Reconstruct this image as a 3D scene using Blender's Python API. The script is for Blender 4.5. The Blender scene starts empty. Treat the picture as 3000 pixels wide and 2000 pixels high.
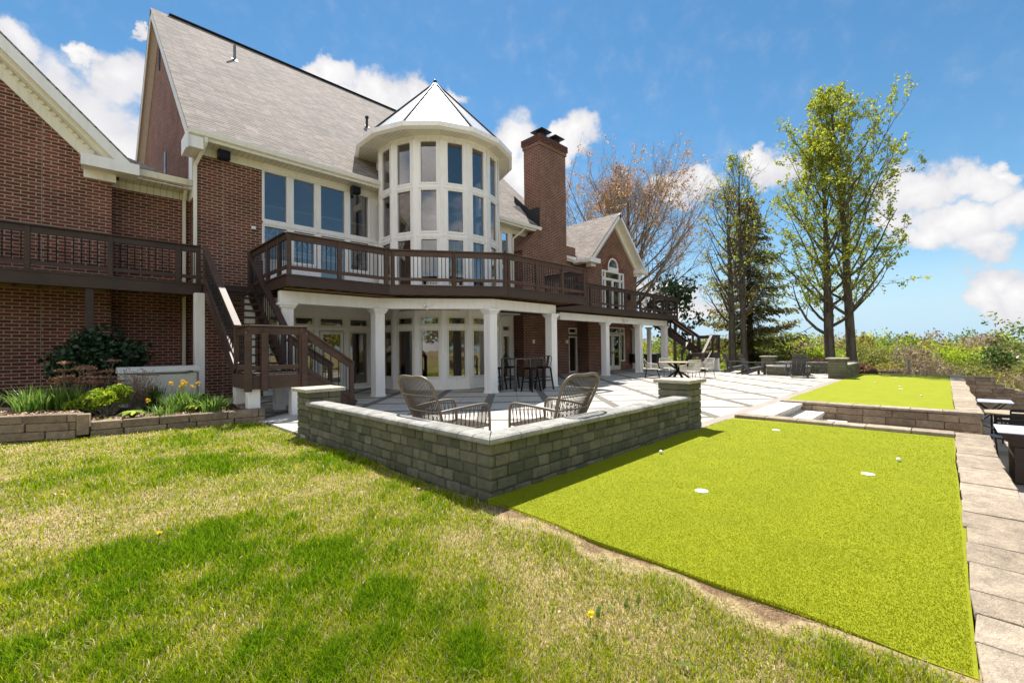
import bpy, math, random
import numpy as np
from mathutils import Vector, Matrix

S = bpy.context.scene
# ------------------------------------------------------------------ camera
F_PX, YAW, PITCH, ROLL, CAM_H = 1278.7, 0.78070527, 0.01781327, 0.01254178, 1.35
def cam_axes():
    F = Vector((math.cos(YAW)*math.cos(PITCH), math.sin(YAW)*math.cos(PITCH), math.sin(PITCH)))
    R = Vector((math.sin(YAW), -math.cos(YAW), 0)); U = R.cross(F)
    c, s = math.cos(ROLL), math.sin(ROLL)
    return R*c-U*s, R*s+U*c, F
CR, CU, CF = cam_axes()
cam = bpy.data.cameras.new("camera"); cam_o = bpy.data.objects.new("camera", cam)
S.collection.objects.link(cam_o); S.camera = cam_o
cam.sensor_width = 36.0; cam.lens = 36*F_PX/3000; cam.clip_start = 0.05; cam.clip_end = 6000
m = Matrix.Identity(4)
for i in range(3):
    m[i][0], m[i][1], m[i][2] = CR[i], CU[i], -CF[i]
m[0][3], m[1][3], m[2][3] = 0, 0, CAM_H
cam_o.matrix_world = m
# ------------------------------------------------------------------ sun
SUN = Vector((0.33, 0.47, 1.0)).normalized()
sl = bpy.data.lights.new("sun", 'SUN'); sl.energy = 5.0; sl.angle = math.radians(0.5); sl.color = (1, .95, .87)
so = bpy.data.objects.new("sun", sl); S.collection.objects.link(so)
so.rotation_euler = (-SUN).to_track_quat('-Z', 'Y').to_euler(); so.location = (0, 0, 40)
# ------------------------------------------------------------------ sky
W = bpy.data.worlds.new("World"); S.world = W; W.use_nodes = True
nt = W.node_tree; nt.nodes.clear(); N, L = nt.nodes, nt.links
def wn(t, **kw):
    n = N.new(t)
    for k, v in kw.items(): setattr(n, k, v)
    return n
wo = wn('ShaderNodeOutputWorld'); bg = wn('ShaderNodeBackground'); L.new(bg.outputs[0], wo.inputs[0])
SKY_STRENGTH = 0.13
bg.inputs[1].default_value = SKY_STRENGTH
sky = wn('ShaderNodeTexSky', sky_type='NISHITA'); sky.sun_disc = False
sky.sun_elevation = math.asin(SUN.z); sky.sun_rotation = math.atan2(SUN.x, SUN.y)
sky.air_density = 1.0; sky.dust_density = 0.05; sky.ozone_density = 1.6; sky.altitude = 200
hsv = wn('ShaderNodeHueSaturation'); hsv.inputs['Saturation'].default_value = 1.22; hsv.inputs['Value'].default_value = 0.56; hsv.inputs['Hue'].default_value = .49
L.new(sky.outputs[0], hsv.inputs['Color'])
tc = wn('ShaderNodeTexCoord')
def vm(op, a, b):
    n = wn('ShaderNodeVectorMath', operation=op)
    for i, x in enumerate((a, b)):
        if hasattr(x, 'is_output'): L.new(x, n.inputs[i])
        elif isinstance(x, (int, float)):
            if op == 'SCALE' and i == 1: n.inputs['Scale'].default_value = x
        else: n.inputs[i].default_value = x
    return n.outputs[0]
def mm(op, a, b=0.0, clamp=False):
    n = wn('ShaderNodeMath', operation=op); n.use_clamp = clamp
    for i, x in enumerate((a, b)):
        if hasattr(x, 'is_output'): L.new(x, n.inputs[i])
        else: n.inputs[i].default_value = x
    return n.outputs[0]
D = tc.outputs['Generated']
n1 = wn('ShaderNodeTexNoise'); n1.inputs['Scale'].default_value = 9; n1.inputs['Detail'].default_value = 7; n1.inputs['Roughness'].default_value = .58
L.new(D, n1.inputs['Vector'])
wv = vm('SCALE', vm('SUBTRACT', n1.outputs['Color'], (.5, .5, .5)), 0.15)
DW = vm('ADD', D, wv)
def dirv(u, v): return (CR*((u-1500)/F_PX)+CU*((1000-v)/F_PX)+CF).normalized()
# the clouds hang in fixed sky directions (azimuth / elevation measured on the photograph)
CLOUDS = [(30,120,95,80),(0,250,170,150),(200,330,190,150),(335,235,115,105),(270,420,260,110),(0,420,200,120),
 (388,84,62,14),(248,140,45,28),(965,238,90,48),(1120,285,150,75),(1240,275,75,50),(1320,280,60,40),
 (1495,430,85,85),(1570,520,110,90),(1668,405,60,65),(1965,568,85,36),(2060,535,85,42),(2255,492,90,48),
 (1960,850,110,60),(2010,910,130,45),(2700,550,150,72),(2860,548,150,55),(2950,500,75,35),(2800,650,190,66),
 (2960,610,120,70),(2690,700,110,45),(2890,700,130,48),(2870,835,100,60),(2985,850,110,95),(2950,790,120,45),(2620,640,70,60)]
dens = None
for (u, v, ru, rv) in CLOUDS:
    c = dirv(u, v); e = dirv(u+ru, v)-c; g = dirv(u, v-rv)-c
    sx, sz = e.length, g.length
    ax = (e-c*e.dot(c)).normalized(); az = (g-c*g.dot(c)-ax*g.dot(ax)).normalized(); ay = az.cross(ax)
    rotm = Matrix((ax, ay, az)).transposed()
    mp = wn('ShaderNodeMapping', vector_type='TEXTURE')
    mp.inputs['Location'].default_value = c; mp.inputs['Rotation'].default_value = rotm.to_euler('XYZ'); mp.inputs['Scale'].default_value = (sx*1.25, .5, sz*1.25)
    L.new(DW, mp.inputs['Vector'])
    gr = wn('ShaderNodeTexGradient', gradient_type='SPHERICAL'); L.new(mp.outputs[0], gr.inputs[0])
    dens = gr.outputs['Fac'] if dens is None else mm('SMOOTH_MAX', dens, gr.outputs['Fac'])
    if dens.node.type == 'MATH': dens.node.inputs[2].default_value = .12
# unseen cloud bank added behind the viewer: fill light for the facade, mirrored in the windows
n3 = wn('ShaderNodeTexNoise'); n3.inputs['Scale'].default_value = 2.6; n3.inputs['Detail'].default_value = 4
mp3 = wn('ShaderNodeMapping'); mp3.inputs['Scale'].default_value = (1, 1, 2.2); L.new(D, mp3.inputs[0]); L.new(mp3.outputs[0], n3.inputs['Vector'])
back = wn('ShaderNodeVectorMath', operation='DOT_PRODUCT'); L.new(D, back.inputs[0]); back.inputs[1].default_value = (-CF.x*.86-CR.x*.15, -CF.y*.86-CR.y*.15, .47)
bk = mm('MULTIPLY', mm('MULTIPLY', mm('SUBTRACT', back.outputs['Value'], .45), 4.0, True), mm('MULTIPLY', mm('SUBTRACT', n3.outputs['Fac'], .40), 4.5, True))
dens = mm('MAXIMUM', dens, bk)
n2 = wn('ShaderNodeTexNoise'); n2.inputs['Scale'].default_value = 22; n2.inputs['Detail'].default_value = 6; n2.inputs['Roughness'].default_value = .6
L.new(D, n2.inputs['Vector'])
dd = mm('ADD', dens, mm('MULTIPLY', mm('MULTIPLY', mm('SUBTRACT', n2.outputs['Fac'], .5), .55), mm('MULTIPLY', dens, 7.0, True)))
al = wn('ShaderNodeMapRange', interpolation_type='SMOOTHSTEP'); al.inputs[1].default_value = .06; al.inputs[2].default_value = .50
L.new(dd, al.inputs[0])
sh = wn('ShaderNodeMapRange'); sh.inputs[1].default_value = .25; sh.inputs[2].default_value = .75; L.new(mm('ADD', mm('MULTIPLY', dens, .35), mm('MULTIPLY', n1.outputs['Fac'], .75)), sh.inputs[0])
ccol = wn('ShaderNodeMix', data_type='RGBA')
CW = 0.50/SKY_STRENGTH
ccol.inputs[6].default_value = (.60*CW, .61*CW, .70*CW, 1); ccol.inputs[7].default_value = (1.05*CW, 1.04*CW, 1.03*CW, 1)
L.new(sh.outputs[0], ccol.inputs[0])
mx = wn('ShaderNodeMix', data_type='RGBA'); L.new(al.outputs[0], mx.inputs[0]); 
# pale spring haze low on the horizon instead of the model's yellow band
sepd = wn('ShaderNodeSeparateXYZ'); L.new(D, sepd.inputs[0])
hz = wn('ShaderNodeMapRange', interpolation_type='SMOOTHSTEP'); hz.inputs[1].default_value = .20; hz.inputs[2].default_value = .0; L.new(sepd.outputs[2], hz.inputs[0])
hm = wn('ShaderNodeMix', data_type='RGBA'); hm.inputs[7].default_value = (.29/SKY_STRENGTH, .41/SKY_STRENGTH, .50/SKY_STRENGTH, 1); L.new(hz.outputs[0], hm.inputs[0]); L.new(hsv.outputs[0], hm.inputs[6]); L.new(hm.outputs[2], mx.inputs[6]); L.new(ccol.outputs[2], mx.inputs[7])
# the added bank behind the viewer is brightened to lift the shaded house front
bri = wn('ShaderNodeVectorMath', operation='SCALE'); L.new(mx.outputs[2], bri.inputs[0]); L.new(mm('ADD', mm('MULTIPLY', bk, .9), 1.0), bri.inputs['Scale']); L.new(bri.outputs[0], bg.inputs[0])
# ------------------------------------------------------------------ exposure
S.view_settings.view_transform = 'Standard'; S.view_settings.look = 'None'
S.view_settings.exposure = 0.95; S.view_settings.gamma = 1.0
S.render.engine = 'CYCLES'
S.cycles.max_bounces = 6; S.cycles.diffuse_bounces = 4; S.cycles.glossy_bounces = 3; S.cycles.transparent_max_bounces = 10
S.cycles.use_denoising = True
S.cycles.caustics_reflective = False; S.cycles.caustics_refractive = False
# ================================================================== helpers
Z3 = Vector((0, 0, 1))
ORG = {}
class MB:
    def __init__(s): s.v = []; s.f = []; s.m = []; s.mi = 0
    def add(s, vs, fs):
        b = len(s.v); s.v += [tuple(x) for x in vs]
        for f in fs: s.f.append(tuple(i+b for i in f)); s.m.append(s.mi)
    def ob(s, O, A, B, C):
        O, A, B, C = Vector(O), Vector(A), Vector(B), Vector(C)
        if A.cross(B).dot(C) < 0: A, B = B, A
        s.add([O, O+A, O+A+B, O+B, O+C, O+A+C, O+A+B+C, O+B+C],
              [(3,2,1,0),(4,5,6,7),(0,1,5,4),(1,2,6,5),(2,3,7,6),(3,0,4,7)])
    def box(s, x0, x1, y0, y1, z0, z1): s.ob((x0,y0,z0), (x1-x0,0,0), (0,y1-y0,0), (0,0,z1-z0))
    def beam(s, p0, p1, w, h, up=(0,0,1)):
        p0, p1 = Vector(p0), Vector(p1); d = p1-p0; up = Vector(up)
        r = d.cross(up)
        if r.length < 1e-6: r = Vector((1,0,0))
        r.normalize(); u = r.cross(d).normalized()
        s.ob(p0-r*w/2-u*h/2, d, r*w, u*h)
    def tube(s, pts, r, n=6, cap=True):
        pts = [Vector(p) for p in pts]; k = len(pts)
        rs = [r]*k if isinstance(r, (int, float)) else list(r)
        prev = None; rings = []
        for i, p in enumerate(pts):
            t = (pts[min(i+1,k-1)]-pts[max(i-1,0)])
            if t.length < 1e-9: t = Vector((0,0,1))
            t.normalize()
            if prev is None: a = t.orthogonal().normalized()
            else:
                a = prev-t*prev.dot(t)
                a = a.normalized() if a.length > 1e-6 else t.orthogonal().normalized()
            prev = a; b = t.cross(a)
            rings.append([p+(a*math.cos(2*math.pi*j/n)+b*math.sin(2*math.pi*j/n))*rs[i] for j in range(n)])
        vs = [q for ring in rings for q in ring]; fs = []
        for i in range(k-1):
            for j in range(n):
                fs.append((i*n+j, i*n+(j+1)%n, (i+1)*n+(j+1)%n, (i+1)*n+j))
        if cap: fs.append(tuple(reversed(range(n)))); fs.append(tuple((k-1)*n+j for j in range(n)))
        s.add(vs, fs)
    def prism(s, poly, vec):
        poly = [Vector(p) for p in poly]; vec = Vector(vec); n = len(poly)
        nor = Vector((0,0,0))
        for i in range(n): nor += poly[i].cross(poly[(i+1)%n])
        if nor.dot(vec) > 0: poly.reverse()
        s.add(poly+[p+vec for p in poly], [tuple(range(n)), tuple(reversed(range(n, 2*n)))]+[(i, n+i, n+(i+1)%n, (i+1)%n) for i in range(n)])
    def cyl(s, c, r, h, n=24, r2=None):
        c = Vector(c); s.tube([c, c+Vector((0,0,h))], [r, r if r2 is None else r2], n)
    def sph(s, c, rx, ry, rz, n=12, k=8):
        vs = []; fs = []
        for i in range(k+1):
            a = math.pi*i/k
            for j in range(n):
                b = 2*math.pi*j/n; vs.append((c[0]+rx*math.sin(a)*math.cos(b), c[1]+ry*math.sin(a)*math.sin(b), c[2]+rz*math.cos(a)))
        for i in range(k):
            for j in range(n): fs.append((i*n+j, (i+1)*n+j, (i+1)*n+(j+1)%n, i*n+(j+1)%n))
        s.add(vs, fs)
    def quad(s, a, b, c, d): s.add([a,b,c,d], [(0,1,2,3)])
    def build(s, name, mat, parent=None, smooth=False, bevel=0, seg=1, uv=True):
        me = bpy.data.meshes.new(name)
        o = ORG.get(parent.name, Vector((0,0,0))) if parent else Vector((0,0,0))
        me.from_pydata([(x-o.x, y-o.y, z-o.z) for x, y, z in s.v], [], s.f)
        if uv: auto_uv(me, o)
        for q in (mat if isinstance(mat, (list, tuple)) else [mat]): me.materials.append(q)
        if len(me.materials) > 1: me.polygons.foreach_set('material_index', s.m)
        if smooth: me.polygons.foreach_set('use_smooth', [True]*len(me.polygons))
        ob = bpy.data.objects.new(name, me); S.collection.objects.link(ob)
        if parent: ob.parent = parent; ORG[ob.name] = o
        else: ORG[ob.name] = Vector((0,0,0))
        if bevel:
            b = ob.modifiers.new('bevel', 'BEVEL'); b.width = bevel; b.segments = seg; b.limit_method = 'ANGLE'; b.angle_limit = math.radians(40)
        if smooth:
            try: me.set_sharp_from_angle(angle=math.radians(50))
            except Exception: pass
        return ob
def auto_uv(me, off):
    n = len(me.loops)
    if n == 0: return
    co = np.empty(len(me.vertices)*3, np.float32); me.vertices.foreach_get('co', co); co = co.reshape(-1,3)+np.array(off[:], np.float32)
    nr = np.empty(len(me.polygons)*3, np.float32); me.polygons.foreach_get('normal', nr); nr = nr.reshape(-1,3)
    li = np.empty(n, np.int32); me.loops.foreach_get('vertex_index', li)
    tot = np.empty(len(me.polygons), np.int32); me.polygons.foreach_get('loop_total', tot)
    N_ = np.repeat(nr, tot, axis=0); P_ = co[li]
    flat = np.abs(N_[:,2]) > .985
    t = np.stack([-N_[:,1], N_[:,0], np.zeros(n)], 1); ln = np.linalg.norm(t, axis=1, keepdims=True); t = t/np.maximum(ln, 1e-6)
    b = np.cross(N_, t)
    t[flat] = (1,0,0); b[flat] = (0,1,0)
    uv = np.stack([(P_*t).sum(1), (P_*b).sum(1)], 1).astype(np.float32)
    l = me.uv_layers.new(name='UVMap'); l.data.foreach_set('uv', uv.ravel())
def npmesh(name, V, F, mat, parent=None, mi=None, smooth=False):
    """V (n,3) F (m,k) arrays of one polygon size"""
    me = bpy.data.meshes.new(name); V = np.asarray(V, np.float32); F = np.asarray(F, np.int32)
    o = ORG.get(parent.name, Vector((0,0,0))) if parent else Vector((0,0,0))
    V = V-np.array(o[:], np.float32)
    me.vertices.add(len(V)); me.vertices.foreach_set('co', V.ravel())
    k = F.shape[1]; me.loops.add(F.size); me.loops.foreach_set('vertex_index', F.ravel())
    me.polygons.add(len(F)); me.polygons.foreach_set('loop_start', np.arange(0, F.size, k, dtype=np.int32))
    me.update(calc_edges=True)
    for q in (mat if isinstance(mat, (list, tuple)) else [mat]): me.materials.append(q)
    if mi is not None: me.polygons.foreach_set('material_index', np.asarray(mi, np.int32))
    if smooth: me.polygons.foreach_set('use_smooth', [True]*len(F))
    ob = bpy.data.objects.new(name, me); S.collection.objects.link(ob)
    if parent: ob.parent = parent
    ORG[ob.name] = o
    return ob
def tag(o, label, cat, group=None):
    o['label'] = label; o['category'] = cat
    if group: o['group'] = group
    return o
def struct(o, kind='structure'): o['kind'] = kind; return o
def thing(name, loc, label, cat, group=None, rz=0.0, world=True):
    o = bpy.data.objects.new(name, None); S.collection.objects.link(o); o.empty_display_size = .2
    o.location = loc; o.rotation_euler = (0, 0, rz); ORG[o.name] = Vector(loc) if world else Vector((0,0,0))
    return tag(o, label, cat, group)
def dup(root, loc, rz, label, group=None, scale=None):
    def cp(o, par):
        c = o.copy(); S.collection.objects.link(c)
        if par: c.parent = par
        for ch in list(o.children): cp(ch, c)
        return c
    r = cp(root, None); r.location = loc; r.rotation_euler = (0, 0, rz); r['label'] = label
    if scale: r.scale = scale
    if group: r['group'] = group
    return r
# ================================================================== materials
def M(name): 
    m = bpy.data.materials.new(name); m.use_nodes = True
    return m, m.node_tree.nodes, m.node_tree.links, m.node_tree.nodes['Principled BSDF']
def nd(nt_, t, **kw):
    n = nt_.new(t)
    for k, v in kw.items():
        if hasattr(n, k): setattr(n, k, v)
    return n
def ramp(nodes, links, fac, stops):
    r = nodes.new('ShaderNodeValToRGB'); e = r.color_ramp.elements
    while len(e) < len(stops): e.new(.5)
    for i, (p, c) in enumerate(stops): e[i].position = p; e[i].color = (*c, 1)
    if fac is not None: links.new(fac, r.inputs[0])
    return r.outputs[0]
def noise(nodes, links, vec, scale, detail=3, rough=.5, dist=0):
    n = nodes.new('ShaderNodeTexNoise'); n.inputs['Scale'].default_value = scale; n.inputs['Detail'].default_value = detail
    n.inputs['Roughness'].default_value = rough; n.inputs['Distortion'].default_value = dist
    if vec is not None: links.new(vec, n.inputs['Vector'])
    return n.outputs['Fac']
def mixc(nodes, links, f, a, b, mode='MIX'):
    n = nodes.new('ShaderNodeMix'); n.data_type = 'RGBA'; n.blend_type = mode
    for i, x in ((0, f), (6, a), (7, b)):
        if hasattr(x, 'is_output'): links.new(x, n.inputs[i])
        elif i == 0: n.inputs[0].default_value = x
        else: n.inputs[i].default_value = (*x, 1)
    return n.outputs[2]
def math_(nodes, links, op, a, b=0.0, clamp=False):
    n = nodes.new('ShaderNodeMath'); n.operation = op; n.use_clamp = clamp
    for i, x in enumerate((a, b)):
        if hasattr(x, 'is_output'): links.new(x, n.inputs[i])
        else: n.inputs[i].default_value = x
    return n.outputs[0]
def bump(nodes, links, bsdf, h, strength, dist=.01):
    b = nodes.new('ShaderNodeBump'); b.inputs['Strength'].default_value = strength; b.inputs['Distance'].default_value = dist
    links.new(h, b.inputs['Height']); links.new(b.outputs[0], bsdf.inputs['Normal'])
def simple(name, col, rough=.6, metal=0, var=.15, nscale=6, bumps=0, spec=.5, coat=0, stretch=None):
    m, n, l, b = M(name)
    b.inputs['Roughness'].default_value = rough; b.inputs['Metallic'].default_value = metal
    b.inputs['Specular IOR Level'].default_value = spec; b.inputs['Coat Weight'].default_value = coat
    t = n.new('ShaderNodeTexCoord'); v = t.outputs['Object']
    if stretch:
        mp = n.new('ShaderNodeMapping'); mp.inputs['Scale'].default_value = stretch; l.new(v, mp.inputs[0]); v = mp.outputs[0]
    f = noise(n, l, v, nscale, 5, .6)
    lo = tuple(c*(1-var) for c in col); hi = tuple(min(1, c*(1+var)) for c in col)
    l.new(ramp(n, l, f, [(.3, lo), (.7, hi)]), b.inputs['Base Color'])
    if bumps: bump(n, l, b, noise(n, l, v, nscale*8, 4, .7), bumps, .01)
    return m
def mat_brick(name, c1, c2, mortar, roww=.215, rowh=.0845, mort=.011, dirt=.25):
    m, n, l, b = M(name); b.inputs['Roughness'].default_value = .88; b.inputs['Specular IOR Level'].default_value = .25
    uv = n.new('ShaderNodeUVMap').outputs[0]
    wob = noise(n, l, uv, 3.0, 2)
    bt = n.new('ShaderNodeTexBrick'); l.new(uv, bt.inputs['Vector'])
    bt.inputs['Scale'].default_value = 1; bt.inputs['Brick Width'].default_value = roww; bt.inputs['Row Height'].default_value = rowh
    bt.inputs['Mortar Size'].default_value = mort; bt.inputs['Mortar Smooth'].default_value = .25; bt.inputs['Bias'].default_value = -.1
    bt.inputs['Color1'].default_value = (*c1, 1); bt.inputs['Color2'].default_value = (*c2, 1); bt.inputs['Mortar'].default_value = (*mortar, 1)
    f1 = noise(n, l, uv, 1.1, 5, .65); f2 = noise(n, l, uv, 45, 4, .7)
    c = mixc(n, l, 1.0, bt.outputs['Color'], ramp(n, l, f2, [(.25, (.62,.6,.6)), (.75, (1.25,1.2,1.2))]), 'MULTIPLY')
    c = mixc(n, l, 1.0, c, ramp(n, l, f1, [(.3, (1-dirt,)*3), (.7, (1+dirt*.6,)*3)]), 'MULTIPLY')
    l.new(c, b.inputs['Base Color'])
    h = math_(n, l, 'ADD', math_(n, l, 'MULTIPLY', bt.outputs['Fac'], -1.0), math_(n, l, 'MULTIPLY', f2, .35))
    bump(n, l, b, h, .7, .008)
    return m
BRICK = mat_brick('brick', (.215,.066,.042), (.095,.032,.023), (.42,.335,.255), .25, .0845, .0125)
def mat_shingle(name):
    m, n, l, b = M(name); b.inputs['Roughness'].default_value = .95; b.inputs['Specular IOR Level'].default_value = .2
    uv = n.new('ShaderNodeUVMap').outputs[0]
    bt = n.new('ShaderNodeTexBrick'); l.new(uv, bt.inputs['Vector']); bt.inputs['Scale'].default_value = 1
    bt.inputs['Brick Width'].default_value = .42; bt.inputs['Row Height'].default_value = .142; bt.inputs['Mortar Size'].default_value = .011
    bt.inputs['Mortar Smooth'].default_value = .3; bt.offset = .37; bt.offset_frequency = 3
    bt.inputs['Color1'].default_value = (.34,.30,.272,1); bt.inputs['Color2'].default_value = (.245,.22,.20,1); bt.inputs['Mortar'].default_value = (.22,.185,.165,1)
    # thick laminated tabs: a second, wider course pattern with the shade under their butts painted dark
    sp = n.new('ShaderNodeSeparateXYZ'); l.new(uv, sp.inputs[0])
    fr = math_(n, l, 'FRACT', math_(n, l, 'DIVIDE', sp.outputs[1], .142))
    tabs = n.new('ShaderNodeTexNoise'); tabs.noise_dimensions = '2D'; tabs.inputs['Scale'].default_value = 1; tabs.inputs['Detail'].default_value = 0
    mp = n.new('ShaderNodeMapping'); mp.inputs['Scale'].default_value = (2.4, 7.04, 1); l.new(uv, mp.inputs[0]); l.new(mp.outputs[0], tabs.inputs['Vector'])
    butt = math_(n, l, 'MULTIPLY', math_(n, l, 'LESS_THAN', fr, .24), math_(n, l, 'GREATER_THAN', tabs.outputs['Fac'], .45))
    c = mixc(n, l, math_(n, l, 'MULTIPLY', butt, .85), bt.outputs['Color'], (.05,.042,.04))
    g = noise(n, l, uv, 60, 3, .7); big = noise(n, l, uv, .6, 4)
    c = mixc(n, l, 1.0, c, ramp(n, l, g, [(.25, (.75,.73,.72)), (.75, (1.2,1.2,1.2))]), 'MULTIPLY')
    c = mixc(n, l, 1.0, c, ramp(n, l, big, [(.3, (.88,.88,.88)), (.7, (1.1,1.08,1.06))]), 'MULTIPLY')
    l.new(c, b.inputs['Base Color'])
    h = math_(n, l, 'SUBTRACT', math_(n, l, 'MULTIPLY', fr, -.6), math_(n, l, 'MULTIPLY', butt, .8))
    bump(n, l, b, h, .8, .012)
    return m
SHINGLE = mat_shingle('shingle')
def mat_white(name, col=(.80,.78,.72), streak=.1):
    m, n, l, b = M(name); b.inputs['Roughness'].default_value = .42
    t = n.new('ShaderNodeTexCoord'); mp = n.new('ShaderNodeMapping'); mp.inputs['Scale'].default_value = (3,3,.5); l.new(t.outputs['Object'], mp.inputs[0])
    f = noise(n, l, mp.outputs[0], 3, 6, .65)
    l.new(ramp(n, l, f, [(.28, tuple(c*(1-streak*1.8) for c in col)), (.5, col), (.8, tuple(min(.92, c*1.04) for c in col))]), b.inputs['Base Color'])
    bump(n, l, b, noise(n, l, t.outputs['Object'], 40, 3), .05, .004)
    return m
WHITE = mat_white('white_trim', (.88,.85,.835), .06); CREAM = mat_white('cream_trim', (.80,.765,.66), .08)
def mat_soffit(name):
    m, n, l, b = M(name); b.inputs['Roughness'].default_value = .5
    uv = n.new('ShaderNodeUVMap').outputs[0]; sp = n.new('ShaderNodeSeparateXYZ'); l.new(uv, sp.inputs[0])
    fr = math_(n, l, 'FRACT', math_(n, l, 'DIVIDE', sp.outputs[0], .15)); dk = math_(n, l, 'LESS_THAN', fr, .07)
    f = noise(n, l, uv, 2, 4)
    c = mixc(n, l, dk, ramp(n, l, f, [(.3, (.68,.65,.57)), (.7, (.78,.75,.67))]), (.25,.23,.2))
    l.new(c, b.inputs['Base Color']); return m
SOFFIT = mat_soffit('soffit')
def mat_wood(name, a, c, rough=.55, scale=1.0):
    m, n, l, b = M(name); b.inputs['Roughness'].default_value = rough; b.inputs['Specular IOR Level'].default_value = .5
    t = n.new('ShaderNodeTexCoord'); uv = n.new('ShaderNodeUVMap').outputs[0]
    mp = n.new('ShaderNodeMapping'); mp.inputs['Scale'].default_value = (1.2*scale, 22*scale, 1); l.new(uv, mp.inputs[0])
    f = noise(n, l, mp.outputs[0], 1.5, 6, .65, .8); g = noise(n, l, t.outputs['Object'], 1.7, 3)
    col = ramp(n, l, f, [(.25, a), (.75, c)])
    col = mixc(n, l, 1.0, col, ramp(n, l, g, [(.3, (.8,.8,.8)), (.7, (1.2,1.2,1.2))]), 'MULTIPLY')
    l.new(col, b.inputs['Base Color']); bump(n, l, b, f, .25, .004); return m
DECK = mat_wood('stained_wood', (.030,.016,.012), (.066,.034,.023))
RAIL = mat_wood('stained_wood_paler', (.042,.022,.015), (.105,.056,.037), .62)  # paler stained wood, on the front runs and stair rails
RAWWOOD = mat_wood('raw_joist_wood', (.13,.075,.03), (.25,.16,.07), .8)
def mat_glass(name, tint, refl, rough=.015):
    """clear pane: tinted see-through plus a mirror share that grows at grazing angles"""
    m, n, l, b = M(name); n.remove(b)
    tp = n.new('ShaderNodeBsdfTransparent'); tp.inputs[0].default_value = (*tint, 1)
    g = n.new('ShaderNodeBsdfGlossy'); g.inputs['Roughness'].default_value = rough; g.inputs['Color'].default_value = (1,.93,.86,1)
    t = n.new('ShaderNodeTexCoord'); bp = n.new('ShaderNodeBump'); bp.inputs['Strength'].default_value = .10; bp.inputs['Distance'].default_value = .006
    l.new(noise(n, l, t.outputs['Object'], 2.6, 3), bp.inputs['Height']); l.new(bp.outputs[0], g.inputs['Normal'])
    lw = n.new('ShaderNodeLayerWeight'); lw.inputs[0].default_value = .25
    f = math_(n, l, 'ADD', math_(n, l, 'MULTIPLY', lw.outputs['Fresnel'], .55), refl, True)
    mx_ = n.new('ShaderNodeMixShader'); l.new(f, mx_.inputs[0]); l.new(tp.outputs[0], mx_.inputs[1]); l.new(g.outputs[0], mx_.inputs[2])
    l.new(mx_.outputs[0], n['Material Output'].inputs[0]); return m
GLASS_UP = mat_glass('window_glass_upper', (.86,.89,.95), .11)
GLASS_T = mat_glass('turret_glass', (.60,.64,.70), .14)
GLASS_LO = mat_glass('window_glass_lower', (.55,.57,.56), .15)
METALROOF = simple('turret_metal', (.66,.66,.65), .38, .65, .05, 2)
RIB = simple('rib_bronze', (.05,.04,.035), .4, .5)
DARKMETAL = simple('dark_metal', (.012,.012,.014), .38, .6, .3, 20)
GREYMETAL = simple('grey_metal', (.16,.16,.17), .35, .8)
FLASH = simple('black_flashing', (.012,.013,.015), .6)
def mat_stone(name, a, c, d, rough=.92, bs=.6, green=0):
    m, n, l, b = M(name); b.inputs['Roughness'].default_value = rough; b.inputs['Specular IOR Level'].default_value = .25
    t = n.new('ShaderNodeTexCoord'); g = n.new('ShaderNodeNewGeometry'); v = t.outputs['Object']
    base = ramp(n, l, g.outputs['Random Per Island'], [(0, a), (.5, c), (1, d)])
    f1 = noise(n, l, v, 7, 6, .75); f2 = noise(n, l, v, 90, 4, .75)
    col = mixc(n, l, 1.0, base, ramp(n, l, f1, [(.3, (.62,.62,.62)), (.7, (1.32,1.32,1.28))]), 'MULTIPLY')
    col = mixc(n, l, 1.0, col, ramp(n, l, f2, [(.3, (.8,.8,.8)), (.7, (1.18,1.18,1.18))]), 'MULTIPLY')
    if green: col = mixc(n, l, math_(n, l, 'MULTIPLY', noise(n, l, v, 1.3, 4), green, True), col, (.12,.13,.055))
    l.new(col, b.inputs['Base Color'])
    bump(n, l, b, math_(n, l, 'ADD', f2, math_(n, l, 'MULTIPLY', noise(n, l, v, 26, 5, .65), 2.0)), bs, .022); return m
WALLSTONE = mat_stone('tumbled_block', (.105,.10,.078), (.175,.162,.128), (.26,.23,.175), green=.6)
COPESTONE = mat_stone('grey_coping', (.25,.245,.23), (.30,.29,.27), (.35,.34,.315), bs=.4)
CAPSTONE = mat_stone('pillar_cap_stone', (.40,.37,.31), (.44,.41,.35), (.47,.43,.36), bs=.6)
TANSTONE = mat_stone('tan_block', (.34,.24,.165), (.42,.30,.205), (.50,.37,.26), bs=.8)
BEDSTONE = mat_stone('bed_block', (.24,.18,.13), (.31,.235,.17), (.37,.285,.21), bs=.8)
TANCOPE = mat_stone('tan_coping', (.33,.265,.20), (.39,.315,.24), (.45,.37,.285), bs=.7)
SLABSTONE = mat_stone('pale_step_slab', (.50,.48,.44), (.54,.52,.47), (.57,.54,.49), bs=.15)
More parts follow.
